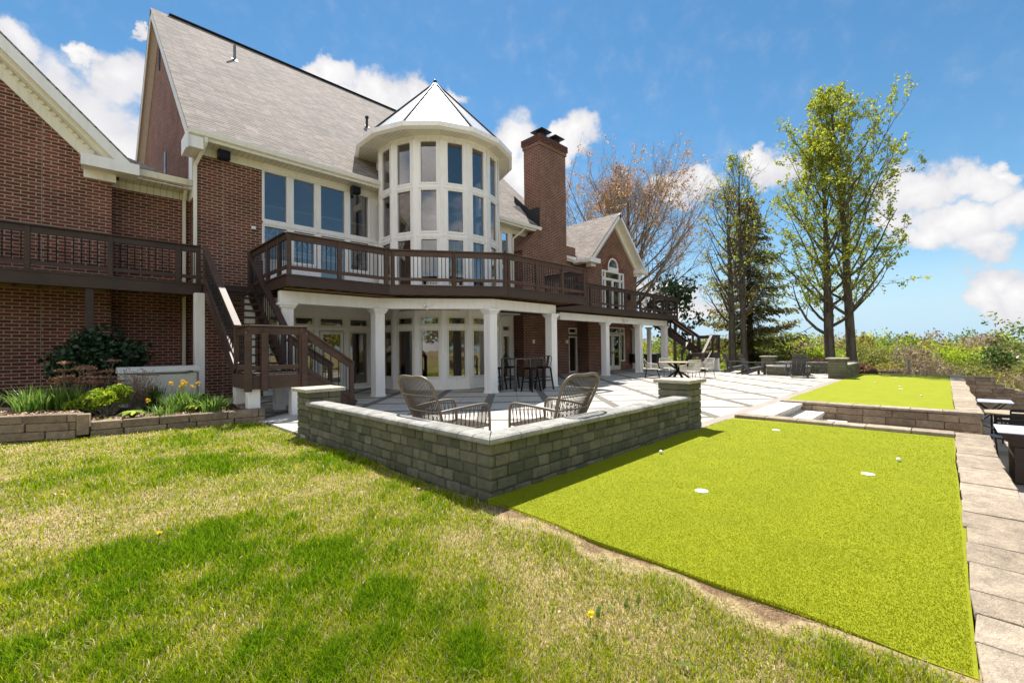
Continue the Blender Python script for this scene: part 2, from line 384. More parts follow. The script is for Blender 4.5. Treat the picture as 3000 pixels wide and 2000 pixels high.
def mat_patio(name):
    m, n, l, b = M(name); b.inputs['Roughness'].default_value = .8; b.inputs['Specular IOR Level'].default_value = .3
    t = n.new('ShaderNodeTexCoord'); sp = n.new('ShaderNodeSeparateXYZ'); l.new(t.outputs['Object'], sp.inputs[0]); X, Y = sp.outputs[0], sp.outputs[1]
    q = math_(n, l, 'SUBTRACT', Y, X); p = math_(n, l, 'ADD', X, Y)
    def dist(val, c, per):  # distance to the nearest line c + k*per
        fr = math_(n, l, 'FRACT', math_(n, l, 'ADD', math_(n, l, 'DIVIDE', math_(n, l, 'SUBTRACT', val, c), per), 100.5))
        return math_(n, l, 'MULTIPLY', math_(n, l, 'ABSOLUTE', math_(n, l, 'SUBTRACT', fr, .5)), per)
    dq, dp = dist(q, -5.58, 2.13), dist(p, 13.85, 1.98)
    jq, jp = dist(q, -5.58+1.065, 2.13), dist(p, 13.85+.99, 1.98)
    band = math_(n, l, 'MAXIMUM', math_(n, l, 'LESS_THAN', dq, .15), math_(n, l, 'LESS_THAN', dp, .13))
    edge = math_(n, l, 'LESS_THAN', Y, 3.11)
    jl = math_(n, l, 'MAXIMUM', math_(n, l, 'LESS_THAN', jq, .007), math_(n, l, 'LESS_THAN', jp, .007))
    e1 = math_(n, l, 'LESS_THAN', math_(n, l, 'ABSOLUTE', math_(n, l, 'SUBTRACT', dq, .15)), .006)
    e2 = math_(n, l, 'LESS_THAN', math_(n, l, 'ABSOLUTE', math_(n, l, 'SUBTRACT', dp, .13)), .006)
    jl = math_(n, l, 'MAXIMUM', jl, math_(n, l, 'MAXIMUM', e1, e2))
    # tone of each slab
    ce = n.new('ShaderNodeCombineXYZ')
    l.new(math_(n, l, 'FLOOR', math_(n, l, 'DIVIDE', math_(n, l, 'ADD', q, 55.8), 1.065)), ce.inputs[0]); l.new(math_(n, l, 'FLOOR', math_(n, l, 'DIVIDE', math_(n, l, 'SUBTRACT', p, .0), .99)), ce.inputs[1])
    wnz = n.new('ShaderNodeTexWhiteNoise'); l.new(ce.outputs[0], wnz.inputs[0])
    slab = ramp(n, l, wnz.outputs['Value'], [(0, (.42,.395,.35)), (1, (.49,.46,.41))])
    f = noise(n, l, t.outputs['Object'], 1.5, 6, .65); f2 = noise(n, l, t.outputs['Object'], 80, 3, .7)
    bandc = mixc(n, l, f2, (.13,.115,.10), (.20,.175,.15))
    c = mixc(n, l, band, slab, bandc); c = mixc(n, l, edge, c, mixc(n, l, f2, (.28,.245,.21), (.34,.295,.25)))
    c = mixc(n, l, math_(n, l, 'MULTIPLY', jl, math_(n, l, 'SUBTRACT', 1.0, edge)), c, (.11,.095,.08))
    c = mixc(n, l, 1.0, c, ramp(n, l, f, [(.3, (.86,.86,.85)), (.7, (1.08,1.08,1.08))]), 'MULTIPLY')
    l.new(c, b.inputs['Base Color']); bump(n, l, b, math_(n, l, 'SUBTRACT', math_(n, l, 'MULTIPLY', f2, .3), jl), .3, .005); return m
PATIO = mat_patio('patio_slabs')
def mat_turf(name):
    m, n, l, b = M(name); b.inputs['Roughness'].default_value = .8; b.inputs['Specular IOR Level'].default_value = .15
    t = n.new('ShaderNodeTexCoord'); v = t.outputs['Object']
    f1 = noise(n, l, v, 260, 2, .7); f2 = noise(n, l, v, 2.2, 5, .6); f3 = noise(n, l, v, 75, 3, .7)
    c = ramp(n, l, f1, [(.22, (.150,.182,.005)), (.5, (.240,.268,.008)), (.8, (.345,.36,.018))])
    c = mixc(n, l, 1.0, c, ramp(n, l, f2, [(.3, (.90,.92,.9)), (.7, (1.1,1.07,1.1))]), 'MULTIPLY')
    c = mixc(n, l, 1.0, c, ramp(n, l, f3, [(.28, (.74,.76,.7)), (.72, (1.22,1.2,1.1))]), 'MULTIPLY')
    # scattered crumbs of soil
    vo = n.new('ShaderNodeTexVoronoi'); vo.inputs['Scale'].default_value = 9; l.new(v, vo.inputs['Vector'])
    cr = math_(n, l, 'MULTIPLY', math_(n, l, 'LESS_THAN', vo.outputs['Distance'], .055), math_(n, l, 'GREATER_THAN', noise(n, l, v, 1.1, 3), .54))
    c = mixc(n, l, cr, c, (.05,.04,.02))
    l.new(c, b.inputs['Base Color']); bump(n, l, b, f1, .9, .006); return m
TURF = mat_turf('putting_turf')
def lawn_mix(n, l, v):
    """0 = lush green, 1 = straw, above 1.2 = bare soil; the plot of the lawn is stored on the mesh as the attribute 'dry'"""
    at = n.new('ShaderNodeAttribute'); at.attribute_name = 'dry'; return at.outputs['Fac']
def mat_lawn(name, blades):
    m, n, l, b = M(name); b.inputs['Roughness'].default_value = .7; b.inputs['Specular IOR Level'].default_value = .08
    t = n.new('ShaderNodeTexCoord'); v = t.outputs['Object']; dry = lawn_mix(n, l, v)
    if blades:
        g = n.new('ShaderNodeNewGeometry'); r = g.outputs['Random Per Island']
        straw = math_(n, l, 'LESS_THAN', r, math_(n, l, 'MULTIPLY', dry, .66))
        r2 = math_(n, l, 'FRACT', math_(n, l, 'MULTIPLY', r, 37.7))
        g1 = ramp(n, l, r2, [(0, (.07,.17,.004)), (.5, (.17,.30,.007)), (1, (.31,.42,.012))])
        g2 = ramp(n, l, r2, [(0, (.16,.26,.006)), (.45, (.34,.42,.008)), (.8, (.50,.50,.015)), (1, (.60,.55,.04))])
        gm = n.new('ShaderNodeMapRange'); gm.inputs[1].default_value = .0; gm.inputs[2].default_value = .38; l.new(dry, gm.inputs[0])
        gc = mixc(n, l, gm.outputs[0], g1, g2)
        sc = ramp(n, l, r2, [(0, (.34,.25,.11)), (.5, (.60,.48,.25)), (1, (.80,.70,.45))])
        c = mixc(n, l, straw, gc, sc); l.new(c, b.inputs['Base Color'])
        tr = n.new('ShaderNodeBsdfTranslucent'); l.new(c, tr.inputs[0])
        mx_ = n.new('ShaderNodeMixShader'); mx_.inputs[0].default_value = .5; l.new(b.outputs[0], mx_.inputs[1]); l.new(tr.outputs[0], mx_.inputs[2]); l.new(mx_.outputs[0], n['Material Output'].inputs[0])
    else:
        f = noise(n, l, v, 60, 4, .7); f2 = noise(n, l, v, 13, 4, .6)
        gc = ramp(n, l, f, [(.3, (.05,.10,.004)), (.7, (.17,.24,.010))]); sc = ramp(n, l, f, [(.3, (.26,.18,.085)), (.7, (.58,.46,.25))]); so_ = ramp(n, l, f, [(.3, (.13,.08,.045)), (.7, (.34,.23,.13))])
        dd_ = math_(n, l, 'ADD', dry, math_(n, l, 'MULTIPLY', math_(n, l, 'SUBTRACT', f2, .5), .7))
        c = mixc(n, l, math_(n, l, 'MULTIPLY', dd_, 1.1, True), gc, sc); k = n.new('ShaderNodeMapRange'); k.inputs[1].default_value = 1.05; k.inputs[2].default_value = 1.3; l.new(dd_, k.inputs[0])
        l.new(mixc(n, l, k.outputs[0], c, so_), b.inputs['Base Color']); bump(n, l, b, math_(n, l, 'ADD', f, f2), .9, .03)
    return m
LAWN = mat_lawn('lawn_soil', False); BLADE = mat_lawn('grass_blade', True)
def mat_leaf(name, stops, trans=.35, rough=.6):
    m, n, l, b = M(name); b.inputs['Roughness'].default_value = rough; b.inputs['Specular IOR Level'].default_value = .3
    g = n.new('ShaderNodeNewGeometry'); c = ramp(n, l, g.outputs['Random Per Island'], stops); l.new(c, b.inputs['Base Color'])
    if trans:
        tr = n.new('ShaderNodeBsdfTranslucent'); l.new(c, tr.inputs[0]); mx_ = n.new('ShaderNodeMixShader'); mx_.inputs[0].default_value = trans
        l.new(b.outputs[0], mx_.inputs[1]); l.new(tr.outputs[0], mx_.inputs[2]); l.new(mx_.outputs[0], n['Material Output'].inputs[0])
    return m
TURFBLADE = mat_leaf('turf_fibre', [(0,(.29,.325,.007)),(.5,(.345,.375,.010)),(1,(.41,.43,.02))], .5, .7)
LEAF_SPRING = mat_leaf('leaf_spring', [(0,(.20,.27,.03)),(.5,(.37,.42,.03)),(1,(.56,.54,.07))], .55)
LEAF_BRIGHT = mat_leaf('leaf_bright', [(0,(.17,.28,.02)),(.5,(.30,.42,.02)),(1,(.50,.55,.05))], .5)
LEAF_MID = mat_leaf('leaf_mid', [(0,(.08,.14,.03)),(.5,(.15,.23,.035)),(1,(.25,.31,.06))], .5)
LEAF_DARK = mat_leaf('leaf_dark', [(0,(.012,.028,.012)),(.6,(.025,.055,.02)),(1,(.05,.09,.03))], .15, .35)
LEAF_YEL = mat_leaf('leaf_yellow', [(0,(.18,.17,.04)),(.5,(.31,.28,.05)),(1,(.44,.38,.09))], .5)
LEAF_RUST = mat_leaf('leaf_rust', [(0,(.26,.13,.06)),(.5,(.46,.26,.13)),(1,(.58,.40,.24))], .5)
LEAF_TAN = mat_leaf('leaf_tan', [(0,(.18,.13,.08)),(.5,(.31,.24,.15)),(1,(.45,.36,.24))], .35)
LEAF_OLIVE = mat_leaf('leaf_olive', [(0,(.12,.14,.03)),(.5,(.22,.24,.04)),(1,(.34,.34,.08))], .45)
LEAF_DEEP = mat_leaf('leaf_deep', [(0,(.04,.08,.015)),(.5,(.08,.15,.02)),(1,(.15,.23,.04))], .4)
LEAF_BLADE = mat_leaf('blade_leaf', [(0,(.08,.18,.025)),(.5,(.17,.31,.04)),(1,(.32,.42,.11))], .4, .4)
NEEDLE = mat_leaf('needle', [(0,(.08,.09,.025)),(.5,(.22,.20,.06)),(1,(.42,.36,.11))], .5)
SEDUM = mat_leaf('dry_flower', [(0,(.26,.11,.06)),(1,(.50,.28,.18))], .2)
DANDY = mat_leaf('dandelion_petal', [(0,(.80,.62,.01)),(1,(.88,.74,.03))], .3)
YELLOWP = mat_leaf('yellow_petal', [(0,(.75,.42,.02)),(1,(.85,.62,.05))], .3)
BARK = simple('bark', (.10,.085,.065), .95, 0, .45, 9, .8, .1, 0, (1,1,.25))
TWIG = simple('twig', (.27,.215,.165), .9, 0, .3, 9)
TWIG_DK = simple('twig_dark', (.12,.10,.08), .9, 0, .3, 9)
MULCH = simple('mulch', (.045,.032,.025), 1, 0, .6, 30, 1, .1)
CHIP = mat_leaf('leaf_litter', [(0,(.16,.085,.045)),(.5,(.33,.20,.11)),(1,(.52,.37,.23))], 0)
BRUSH = simple('brush_ground', (.26,.21,.11), 1, 0, .5, 1.2, .8, .1)
WICKER = simple('wicker_rope', (.105,.078,.055), .7, 0, .2, 30, .3)
FRAMEC = simple('chair_frame_taupe', (.17,.13,.092), .45, 0, .15, 20)
ROPE = simple('pale_rope', (.52,.49,.44), .8, 0, .12, 40, .4)
TEAK = mat_wood('teak_top', (.30,.22,.14), (.42,.32,.21), .6)
ADIR = simple('grey_poly', (.055,.055,.06), .5, 0, .2, 8, .1)
BROWNWICK = None
def mat_weave(name):
    m, n, l, b = M(name); b.inputs['Roughness'].default_value = .6
    uv = n.new('ShaderNodeUVMap').outputs[0]
    w1 = n.new('ShaderNodeTexBrick'); l.new(uv, w1.inputs[0]); w1.inputs['Scale'].default_value = 1; w1.inputs['Brick Width'].default_value = .03; w1.inputs['Row Height'].default_value = .012; w1.inputs['Mortar Size'].default_value = .0022
    w1.inputs['Color1'].default_value = (.10,.062,.045,1); w1.inputs['Color2'].default_value = (.065,.04,.03,1); w1.inputs['Mortar'].default_value = (.012,.008,.006,1)
    l.new(w1.outputs[0], b.inputs['Base Color']); bump(n, l, b, math_(n, l, 'MULTIPLY', w1.outputs['Fac'], -1.0), .7, .004); return m
WEAVE = mat_weave('brown_wicker_weave')
GENWHITE = simple('generator_enclosure', (.62,.60,.53), .4, 0, .06, 3)
BALLW = simple('ball_white', (.85,.85,.83), .35, 0, .03, 60)
CUSHION = simple('pale_blue_cover', (.40,.44,.50), .6, 0, .08, 12)
BLUEB = simple('badge_blue', (.03,.05,.14), .4); BADGE = simple('badge_silver', (.45,.47,.5), .35, .5)
# ================================================================== ground
rng = np.random.default_rng(7); rnd = random.Random(11)
def vnoise(x, y, s=1.0, seed=0):
    """cheap smooth value noise for shaping ground"""
    x = np.asarray(x)/s; y = np.asarray(y)/s
    return (np.sin(x*1.3+seed)+np.sin(y*1.7+seed*2.1)+np.sin((x+y)*.9+seed*.7)+np.sin((x-y)*2.3+1.3*seed))/4
def lerp(a, b, t): t = np.clip(t, 0, 1); return a+(b-a)*t
def terrain_z(X, Y):
    z = np.full(X.shape, -.25)
    pool = (Y < -.55) & (X > 2.0) & (X < 26.6); z[pool] = -1.42
    z[(X > 9.0) & (X < 12.3) & (Y > -.6) & (Y < 2.8)] = -1.42
    far = X > 26.6
    d = np.clip(X-26.6, 0, None)
    zf = lerp(-.18, -1.1, d/14)+lerp(0, -4.5, (X-42)/70)+lerp(0, -4, (X-110)/200)
    slope = lerp(0, -1.15, (-.4-Y)/5.0)
    zf = zf+np.where(d < 14, slope*np.clip(1-d/16, 0, 1), 0)+.10*vnoise(X, Y, 2.1, 3)
    z = np.where(far, zf, z)
    lawn_r = (X > 25.5) & (X < 40) & (Y > 6.5); z = np.where(lawn_r, np.maximum(z, -.06), z)
    return z
xs = np.array(sorted(set([-800,-300,-120,-60,-30,-20,-12,-6,-2,1.9,2.02,6,8.95,9.05,12.2,12.35,20,26.3,26.5,26.62]+list(np.arange(27,60,1.1))+[64,70,78,88,100,120,150,200,280,400,600,900,1400,2200])))
ys = np.array(sorted(set([-2200,-1400,-900,-600,-400,-280,-200,-140,-100,-75,-55,-45]+list(np.arange(-38,-1,1.3))+[-.65,-.5,.5,2,2.75,2.85,4,6.2,6.6,8,10,12]+list(np.arange(14,60,3))+[70,90,120,170,250,400,600,900,1400,2200])))
GX, GY = np.meshgrid(xs, ys, indexing='ij'); GZ = terrain_z(GX, GY)
ni, nj = GX.shape; idx = np.arange(ni*nj).reshape(ni, nj)
F = np.stack([idx[:-1,:-1], idx[1:,:-1], idx[1:,1:], idx[:-1,1:]], -1).reshape(-1, 4)
struct(npmesh('ground', np.stack([GX, GY, GZ], -1).reshape(-1, 3), F, BRUSH, smooth=True))
# ---- lawn left of the walls
DRY = [(1.34,1.58,.28,-.75),(1.55,1.75,.28,-.55),(.47,3.99,.5,-.6),(.85,3.85,.45,-.6),(.15,4.0,.4,-.45),(1.11,6.22,.6,-.45),(.39,6.79,.5,-.5),(-.07,6.91,.4,-.4),(.51,2.19,.55,-.5),(1.0,2.6,.5,-.4),(.11,2.77,.4,-.3),(2.2,5.2,.5,-.4),
 (1.9,3.31,.3,-.25),(1.6,8.9,.9,-.3),(-.26,4.94,.42,.6),(-.12,5.48,.45,.5),(1.69,4.63,.45,.45),(1.1,4.75,.35,.45),(-.37,9.18,.8,.5),(1.62,1.19,.4,.45),(1.98,2.15,.4,.5),(1.78,.87,.6,.5),(2.15,1.3,.5,.5),(.9,5.3,.4,.3),(2.0,6.6,.4,.3)]
def dryness(x, y):
    x = np.asarray(x, float); y = np.asarray(y, float)
    d = .40+.22*vnoise(x, y, .75, 1.7)+.26*vnoise(x, y, .27, 5.1)+.24*vnoise(x, y, .105, 8.3)+.12*vnoise(x, y, .05, 2.3)
    for cx, cy, r_, a_ in DRY: d = d+a_*.45*np.exp(-((x-cx)**2+((y-cy)*.75)**2)/r_**2)
    d = np.clip(d, 0, 1)
    edge = np.clip((x-2.43-.05*np.sin(y*6.3)-.03*np.sin(y*17))/.14, 0, 1)*(y < 2.9)
    return d+edge*.9
def set_dry(o):
    me = o.data; co = np.empty(len(me.vertices)*3, np.float32); me.vertices.foreach_get('co', co); co = co.reshape(-1,3)
    a = me.attributes.new('dry', 'FLOAT', 'POINT'); a.data.foreach_set('value', dryness(co[:,0], co[:,1]).astype(np.float32)); return o
def lawn_z(x, y):
    z = -.035+.022*vnoise(x, y, .9, 1)+.012*vnoise(x, y, .33, 4)
    return z+.036*np.clip((np.asarray(x)-2.0)/.5, 0, 1)*(np.asarray(y) < 2.8)
def bed_front(x):   # front line of the raised bed
    return np.interp(x, [-9, -.8, 0, .35, 1.0, 2.75], [13.2, 10.72, 10.22, 10.12, 10.04, 9.62])
lx = np.concatenate([np.arange(-16, -4, .5), np.arange(-4, 1.9, .14), np.arange(1.9, 2.64, .05), [2.64]]); lt = np.linspace(0, 1, 200)
LX, LT = np.meshgrid(lx, lt, indexing='ij'); LY = -7+LT*(bed_front(LX)+.1+7)
LZ = lawn_z(LX, LY); ni, nj = LX.shape; idx = np.arange(ni*nj).reshape(ni, nj)
F = np.stack([idx[:-1,:-1], idx[1:,:-1], idx[1:,1:], idx[:-1,1:]], -1).reshape(-1, 4)
set_dry(struct(npmesh('lawn', np.stack([LX, LY, LZ], -1).reshape(-1, 3), F, LAWN, smooth=True)))
def blades(name, P, hgt, wid, lean=.6, mat=BLADE):
    n = len(P); a = rng.uniform(0, 2*math.pi, n); la = rng.uniform(0, 2*math.pi, n); ll = rng.uniform(.1, lean, n)*hgt
    h = hgt*rng.uniform(.55, 1.15, n); dx, dy = np.cos(a)*wid/2, np.sin(a)*wid/2
    V = np.empty((n, 5, 3), np.float32)
    V[:,0] = P+np.stack([-dx,-dy,np.zeros(n)-.006],1); V[:,1] = P+np.stack([dx,dy,np.zeros(n)-.006],1)
    mid = P+np.stack([np.cos(la)*ll*.35, np.sin(la)*ll*.35, h*.62], 1)
    V[:,2] = mid+np.stack([dx*.75,dy*.75,np.zeros(n)],1); V[:,3] = mid-np.stack([dx*.75,dy*.75,np.zeros(n)],1)
    V[:,4] = P+np.stack([np.cos(la)*ll, np.sin(la)*ll, h*.95], 1)
    b = np.arange(n)[:,None]*5
    F = np.concatenate([b+np.array([[0,1,2]]), b+np.array([[0,2,3]]), b+np.array([[3,2,4]])], 0)
    return npmesh(name, V.reshape(-1,3), F, mat)
def scatter(n, near=True):
    out = []; tot = 0
    while tot < n:
        r = np.sqrt(rng.uniform(1.3**2, 13.5**2, 40000)) if not near else 1.3*np.exp(rng.uniform(0, math.log(13.5/1.3), 40000))
        th = rng.uniform(math.radians(-14), math.radians(100), 40000)
        x, y = r*np.cos(th), r*np.sin(th)
        ok = (x < 2.60-.05*np.sin(y*2.1)-np.where(y<2.85,.06,0)) & (y < bed_front(x)-.02) & (y > -3.5)
        # bare earth along the turf edge
        ok &= ~((x > 2.40+.05*np.sin(y*7)) & (y < 2.8) & (rng.random(40000) < .72))
        out.append(np.stack([x[ok], y[ok]], 1)); tot += ok.sum()
    return np.concatenate(out)[:n]
P2 = scatter(260000)
d = np.hypot(P2[:,0], P2[:,1])
dr = dryness(P2[:,0], P2[:,1]); keep = rng.random(len(dr)) > np.clip(dr-.62, 0, 1)*.9; P2, d, dr = P2[keep], d[keep], dr[keep]; lush = np.clip(1.05-dr*1.6, 0, 1)
h = np.clip(.020+.050*lush**1.4+.014*rng.random(len(d)), .018, .10)
P3 = np.column_stack([P2, lawn_z(P2[:,0], P2[:,1])])
g = blades('lawn_grass', P3, h, np.clip(.0022+.0011*d, .0035, .013), .9); struct(set_dry(g), 'stuff')
# ---- patio, turf, lower terrace
def sheet(name, poly, z, mat, thick=.12):
    mb = MB(); mb.prism([(x, y, z-thick) for x, y in poly], (0, 0, thick)); return struct(mb.build(name, mat))
sheet('patio', [(2.74,3.0),(6.98,3.0),(6.98,2.86),(26.2,2.86),(26.2,9.3),(27.2,9.3),(27.2,15.2),(2.6,15.2),(2.6,9.66),(2.66,9.6),(2.66,7.25),(2.74,7.25)], 0.0, PATIO)
def wavy(p, q, n, amp, seed):
    p, q = np.array(p), np.array(q); t = np.linspace(0, 1, n); nrm = np.array([-(q-p)[1], (q-p)[0]])/np.linalg.norm(q-p)
    return [tuple(p+(q-p)*a+nrm*amp*(math.sin(a*9+seed)+.6*math.sin(a*23+2*seed))*min(1, 6*a*(1-a)*2)) for a in t]
ta = wavy((2.63,2.93),(2.55,-.07),16,.016,1)+wavy((2.56,-.07),(9.0,-.07),14,.008,2)+wavy((9.0,-.07),(8.75,2.84),6,.006,3)+[(8.75,2.845),(7.0,2.85),(6.97,2.945),(2.64,2.945)]
green = sheet('putting_green', ta, .012, TURF, .1)
tb = wavy((12.42,2.84),(12.45,-.12),8,.006,5)+wavy((12.45,-.12),(26.0,-.12),20,.012,6)+[(26.0,-.12)]+wavy((26.0,-.12),(25.9,2.82),8,.05,7)+wavy((25.9,2.82),(12.42,2.845),20,.008,8)
sheet('putting_green', tb, .012, TURF, .1)
# upright fibres of the near turf
q = 2.2*np.exp(rng.uniform(0, math.log(9.0/2.2), 330000)); th = rng.uniform(math.radians(-6), math.radians(50), 330000); fx, fy = q*np.cos(th), q*np.sin(th)
ok = (fx > 2.555+.03*np.clip(fy/2.9,0,1)) & (fx < 8.78) & (fy > -.055) & (fy < 2.90); 
for cx, cy in ((4.12,1.63),(5.8,.59),(7.89,1.93)): ok &= np.hypot(fx-cx, fy-cy) > .062
fx, fy = fx[ok], fy[ok]; fd = np.hypot(fx, fy)
fib = blades('turf_fibre', np.column_stack([fx, fy, np.full(len(fx), .012)]), np.full(len(fx), .0065), .0024+.0007*fd, .7, TURFBLADE); struct(fib, 'stuff'); fib.parent = green
sheet('lower_terrace', [(2.2,-.5),(26.2,-.5),(26.2,-9),(2.2,-9)], -1.25, PATIO)
sheet('soil_strip', [(8.7,-.1),(12.5,-.1),(12.5,2.86),(8.7,2.86)], -.62, MULCH)
# ---- mulch bed behind the left retaining wall
bx = np.linspace(-8, 2.5, 70); bt = np.linspace(0, 1, 46)
BX, BT = np.meshgrid(bx, bt, indexing='ij'); BY = bed_front(BX)+.12+BT*(15.65-bed_front(BX)-.12)
BZ = np.where(BX < .1, .31, .17)+.10*BT+.03*vnoise(BX, BY, .35, 5)+.015*rng.standard_normal(BX.shape)
BZ = np.where(BX < -.3, BZ+.25*np.clip((-.3-BX)/2, 0, 1)*BT, BZ)
idx = np.arange(BX.size).reshape(BX.shape); F = np.stack([idx[:-1,:-1], idx[1:,:-1], idx[1:,1:], idx[:-1,1:]], -1).reshape(-1, 4)
struct(npmesh('mulch_bed', np.stack([BX, BY, BZ], -1).reshape(-1, 3), F, MULCH, smooth=True))
def bed_z(x, y):
    t = (y-bed_front(x)-.12)/(15.65-bed_front(x)-.12); z = np.where(x < .1, .31, .17)+.10*t
    return np.where(x < -.3, z+.25*np.clip((-.3-x)/2, 0, 1)*t, z)
def litter(name, n, xr, yoff, size, mat=CHIP, zf=bed_z, yf=bed_front):
    x = rng.uniform(*xr, n); y = yf(x)+rng.uniform(yoff[0], yoff[1], n)**1.0; z = zf(x, y)+rng.uniform(0, .035, n)
    a = rng.uniform(0, 6.28, n); s = size*rng.uniform(.5, 1.3, n); tl = rng.uniform(-.7, .7, (n, 2))
    ux = np.stack([np.cos(a), np.sin(a), tl[:,0]], 1)*s[:,None]; uy = np.stack([-np.sin(a), np.cos(a), tl[:,1]], 1)*(s*.5)[:,None]
    C = np.stack([x, y, z], 1); V = np.stack([C-ux-uy*.2, C-uy, C+ux+uy*.1, C+uy], 1).reshape(-1, 3)
    return struct(npmesh(name, V, np.arange(4*n).reshape(-1, 4), mat), 'stuff')
litter('leaf_litter', 5200, (-2.5, 2.4), (.15, 1.1), .028)
litter('lawn_debris', 420, (-3.2, 2.55), (-8.5, -.05), .016, CHIP, lambda x, y: lawn_z(x, y)+.012)
# ================================================================== house
house = thing('brick_house', (10, 15.1, 0), 'large red brick house with steep shingle roof, round glazed turret and gabled wings', 'house')
WY = 15.1
def P_(O, U, N, u, d, z): return O+U*u-N*d+Z3*z
def wallgrid(mb, O, U, N, th, u0, u1, z0, z1, ops, reveal=True):
    """wall slab from face back by th, with rectangular openings (ua,ub,za,zb)"""
    zs = sorted({z0, z1}|{z for o in ops for z in o[2:] if z0 < z < z1})
    for za, zb in zip(zs[:-1], zs[1:]):
        zm = (za+zb)/2; cut = sorted((o[0], o[1]) for o in ops if o[2] < zm < o[3]); u = u0
        for a, b in cut+[(u1, u1)]:
            if a > u+1e-4: mb.ob(P_(O,U,N,u,0,za), U*(a-u), -N*th, Z3*(zb-za))
            u = max(u, b)
def window(O, U, N, u0, u1, z0, z1, glass, fr=.045, deep=.05, proud=.014, mat=None, name='window', mull=()):
    mb = MB()
    for a, b, c, d in ((u0, u1, z1-fr, z1), (u0, u1, z0, z0+fr), (u0, u0+fr, z0+fr, z1-fr), (u1-fr, u1, z0+fr, z1-fr)):
        mb.ob(P_(O,U,N,a,-proud,c), U*(b-a), -N*(deep+proud+.03), Z3*(d-c))
    # outer casing bead
    for a, b, c, d in ((u0-.03, u1+.03, z1+.002, z1+.03), (u0-.03, u1+.03, z0-.04, z0-.002), (u0-.03, u0-.002, z0-.002, z1+.002), (u1+.002, u1+.03, z0-.002, z1+.002)):
        mb.ob(P_(O,U,N,a,-.022,c), U*(b-a), -N*.02, Z3*(d-c))
    for k in mull: mb.ob(P_(O,U,N,k-.03,-.004,z0+fr), U*.06, -N*.05, Z3*(z1-z0-2*fr))
    w = mb.build(name, mat or WHITE, house, bevel=.004)
    pb = MB(); pb.ob(P_(O,U,N,u0+fr*.8,deep,z0+fr*.8), U*(u1-u0-1.6*fr), -N*.02, Z3*(z1-z0-1.6*fr)); pb.build('pane', glass, w)
    return w
X3 = Vector((1,0,0)); NF = Vector((0,-1,0)); OF = Vector((0,WY,0))
# --- front brick wall left of the glazing, and right of the turret
mb = MB(); wallgrid(mb, OF, X3, NF, .3, 2.53, 4.21, -.3, 7.16, []); mb.build('brick_wall', BRICK, house)
smallops = [(14.58,15.08,5.4,7.05),(14.58,15.08,3.6,5.3),(14.6,15.08,2.22,2.5),(14.6,15.08,.02,2.02),(19.82,20.55,2.22,2.5),(19.82,20.55,.02,2.02)]
mb = MB(); wallgrid(mb, OF, X3, NF, .3, 12.0, 20.56, -.3, 7.16, smallops+[(14.3,15.35,0,7.16)]); mb.build('brick_wall', BRICK, house)
mb = MB(); wallgrid(mb, OF+Vector((0,-.012,0)), X3, NF, .2, 14.3, 15.35, 0, 7.16, [o for o in smallops if o[0] < 16]); mb.build('window_surround', WHITE, house)
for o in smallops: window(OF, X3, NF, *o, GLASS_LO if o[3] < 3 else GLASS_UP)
# --- tall window wall between brick and turret
ops = []
cols = [(4.26,4.90),(5.13,5.78),(6.01,6.83),(7.05,7.73)]
for i, (a, b) in enumerate(cols):
    ops.append((a-.05, b+.05, 5.50, 7.09)); ops.append((a-.05, b+.05, 3.42 if i == 2 else 4.25, 5.36))
low = [(4.36,4.98,2.24,2.52),(5.12,5.76,2.24,2.52),(5.93,6.79,2.21,2.52),(6.98,7.70,2.22,2.52),(4.36,4.98,.15,2.03),(5.12,5.76,.15,2.03),(6.98,7.70,.15,2.05)]
mb = MB(); wallgrid(mb, OF, X3, NF, .25, 4.21, 8.6, 0, 7.3, ops+low+[(5.93,6.79,.02,2.07)]); mb.build('window_wall', WHITE, house)
for o in ops: window(OF, X3, NF, *o, GLASS_UP)
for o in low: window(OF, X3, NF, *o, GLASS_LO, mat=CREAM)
def glass_door(u0, u1, z1, glass, handle_u, Y=WY, mat=None, fr=.11):
    O = Vector((0, Y, 0)); mb = MB()
    for a, b, c, d in ((u0, u1, z1-fr, z1), (u0, u1, .02, .28), (u0, u0+fr, .28, z1-fr), (u1-fr, u1, .28, z1-fr)): mb.ob(P_(O,X3,NF,a,.0,c), X3*(b-a), -NF*.06, Z3*(d-c))
    dr = mb.build('door', mat or WHITE, house, bevel=.005)
    pb = MB(); pb.ob(P_(O,X3,NF,u0+fr-.01,.025,.27), X3*(u1-u0-2*fr+.02), -NF*.02, Z3*(z1-fr-.26)); pb.build('pane', glass, dr)
    hb = MB(); hb.ob(P_(O,X3,NF,handle_u-.012,-.05,.98), X3*.024, -NF*.05, Z3*.16); hb.ob(P_(O,X3,NF,handle_u-.06,-.06,1.03), X3*.12, -NF*.018, Z3*.025); hb.build('handle', GREYMETAL, dr)
glass_door(5.95, 6.77, 2.05, GLASS_LO, 6.68, mat=CREAM)
# trim rail between storeys of the window wall
mb = MB(); mb.box(4.21, 8.5, WY-.03, WY-.004, 5.39, 5.47); mb.box(4.21, 8.5, WY-.035, WY-.004, 7.13, 7.29); mb.build('trim_rail', WHITE, house)
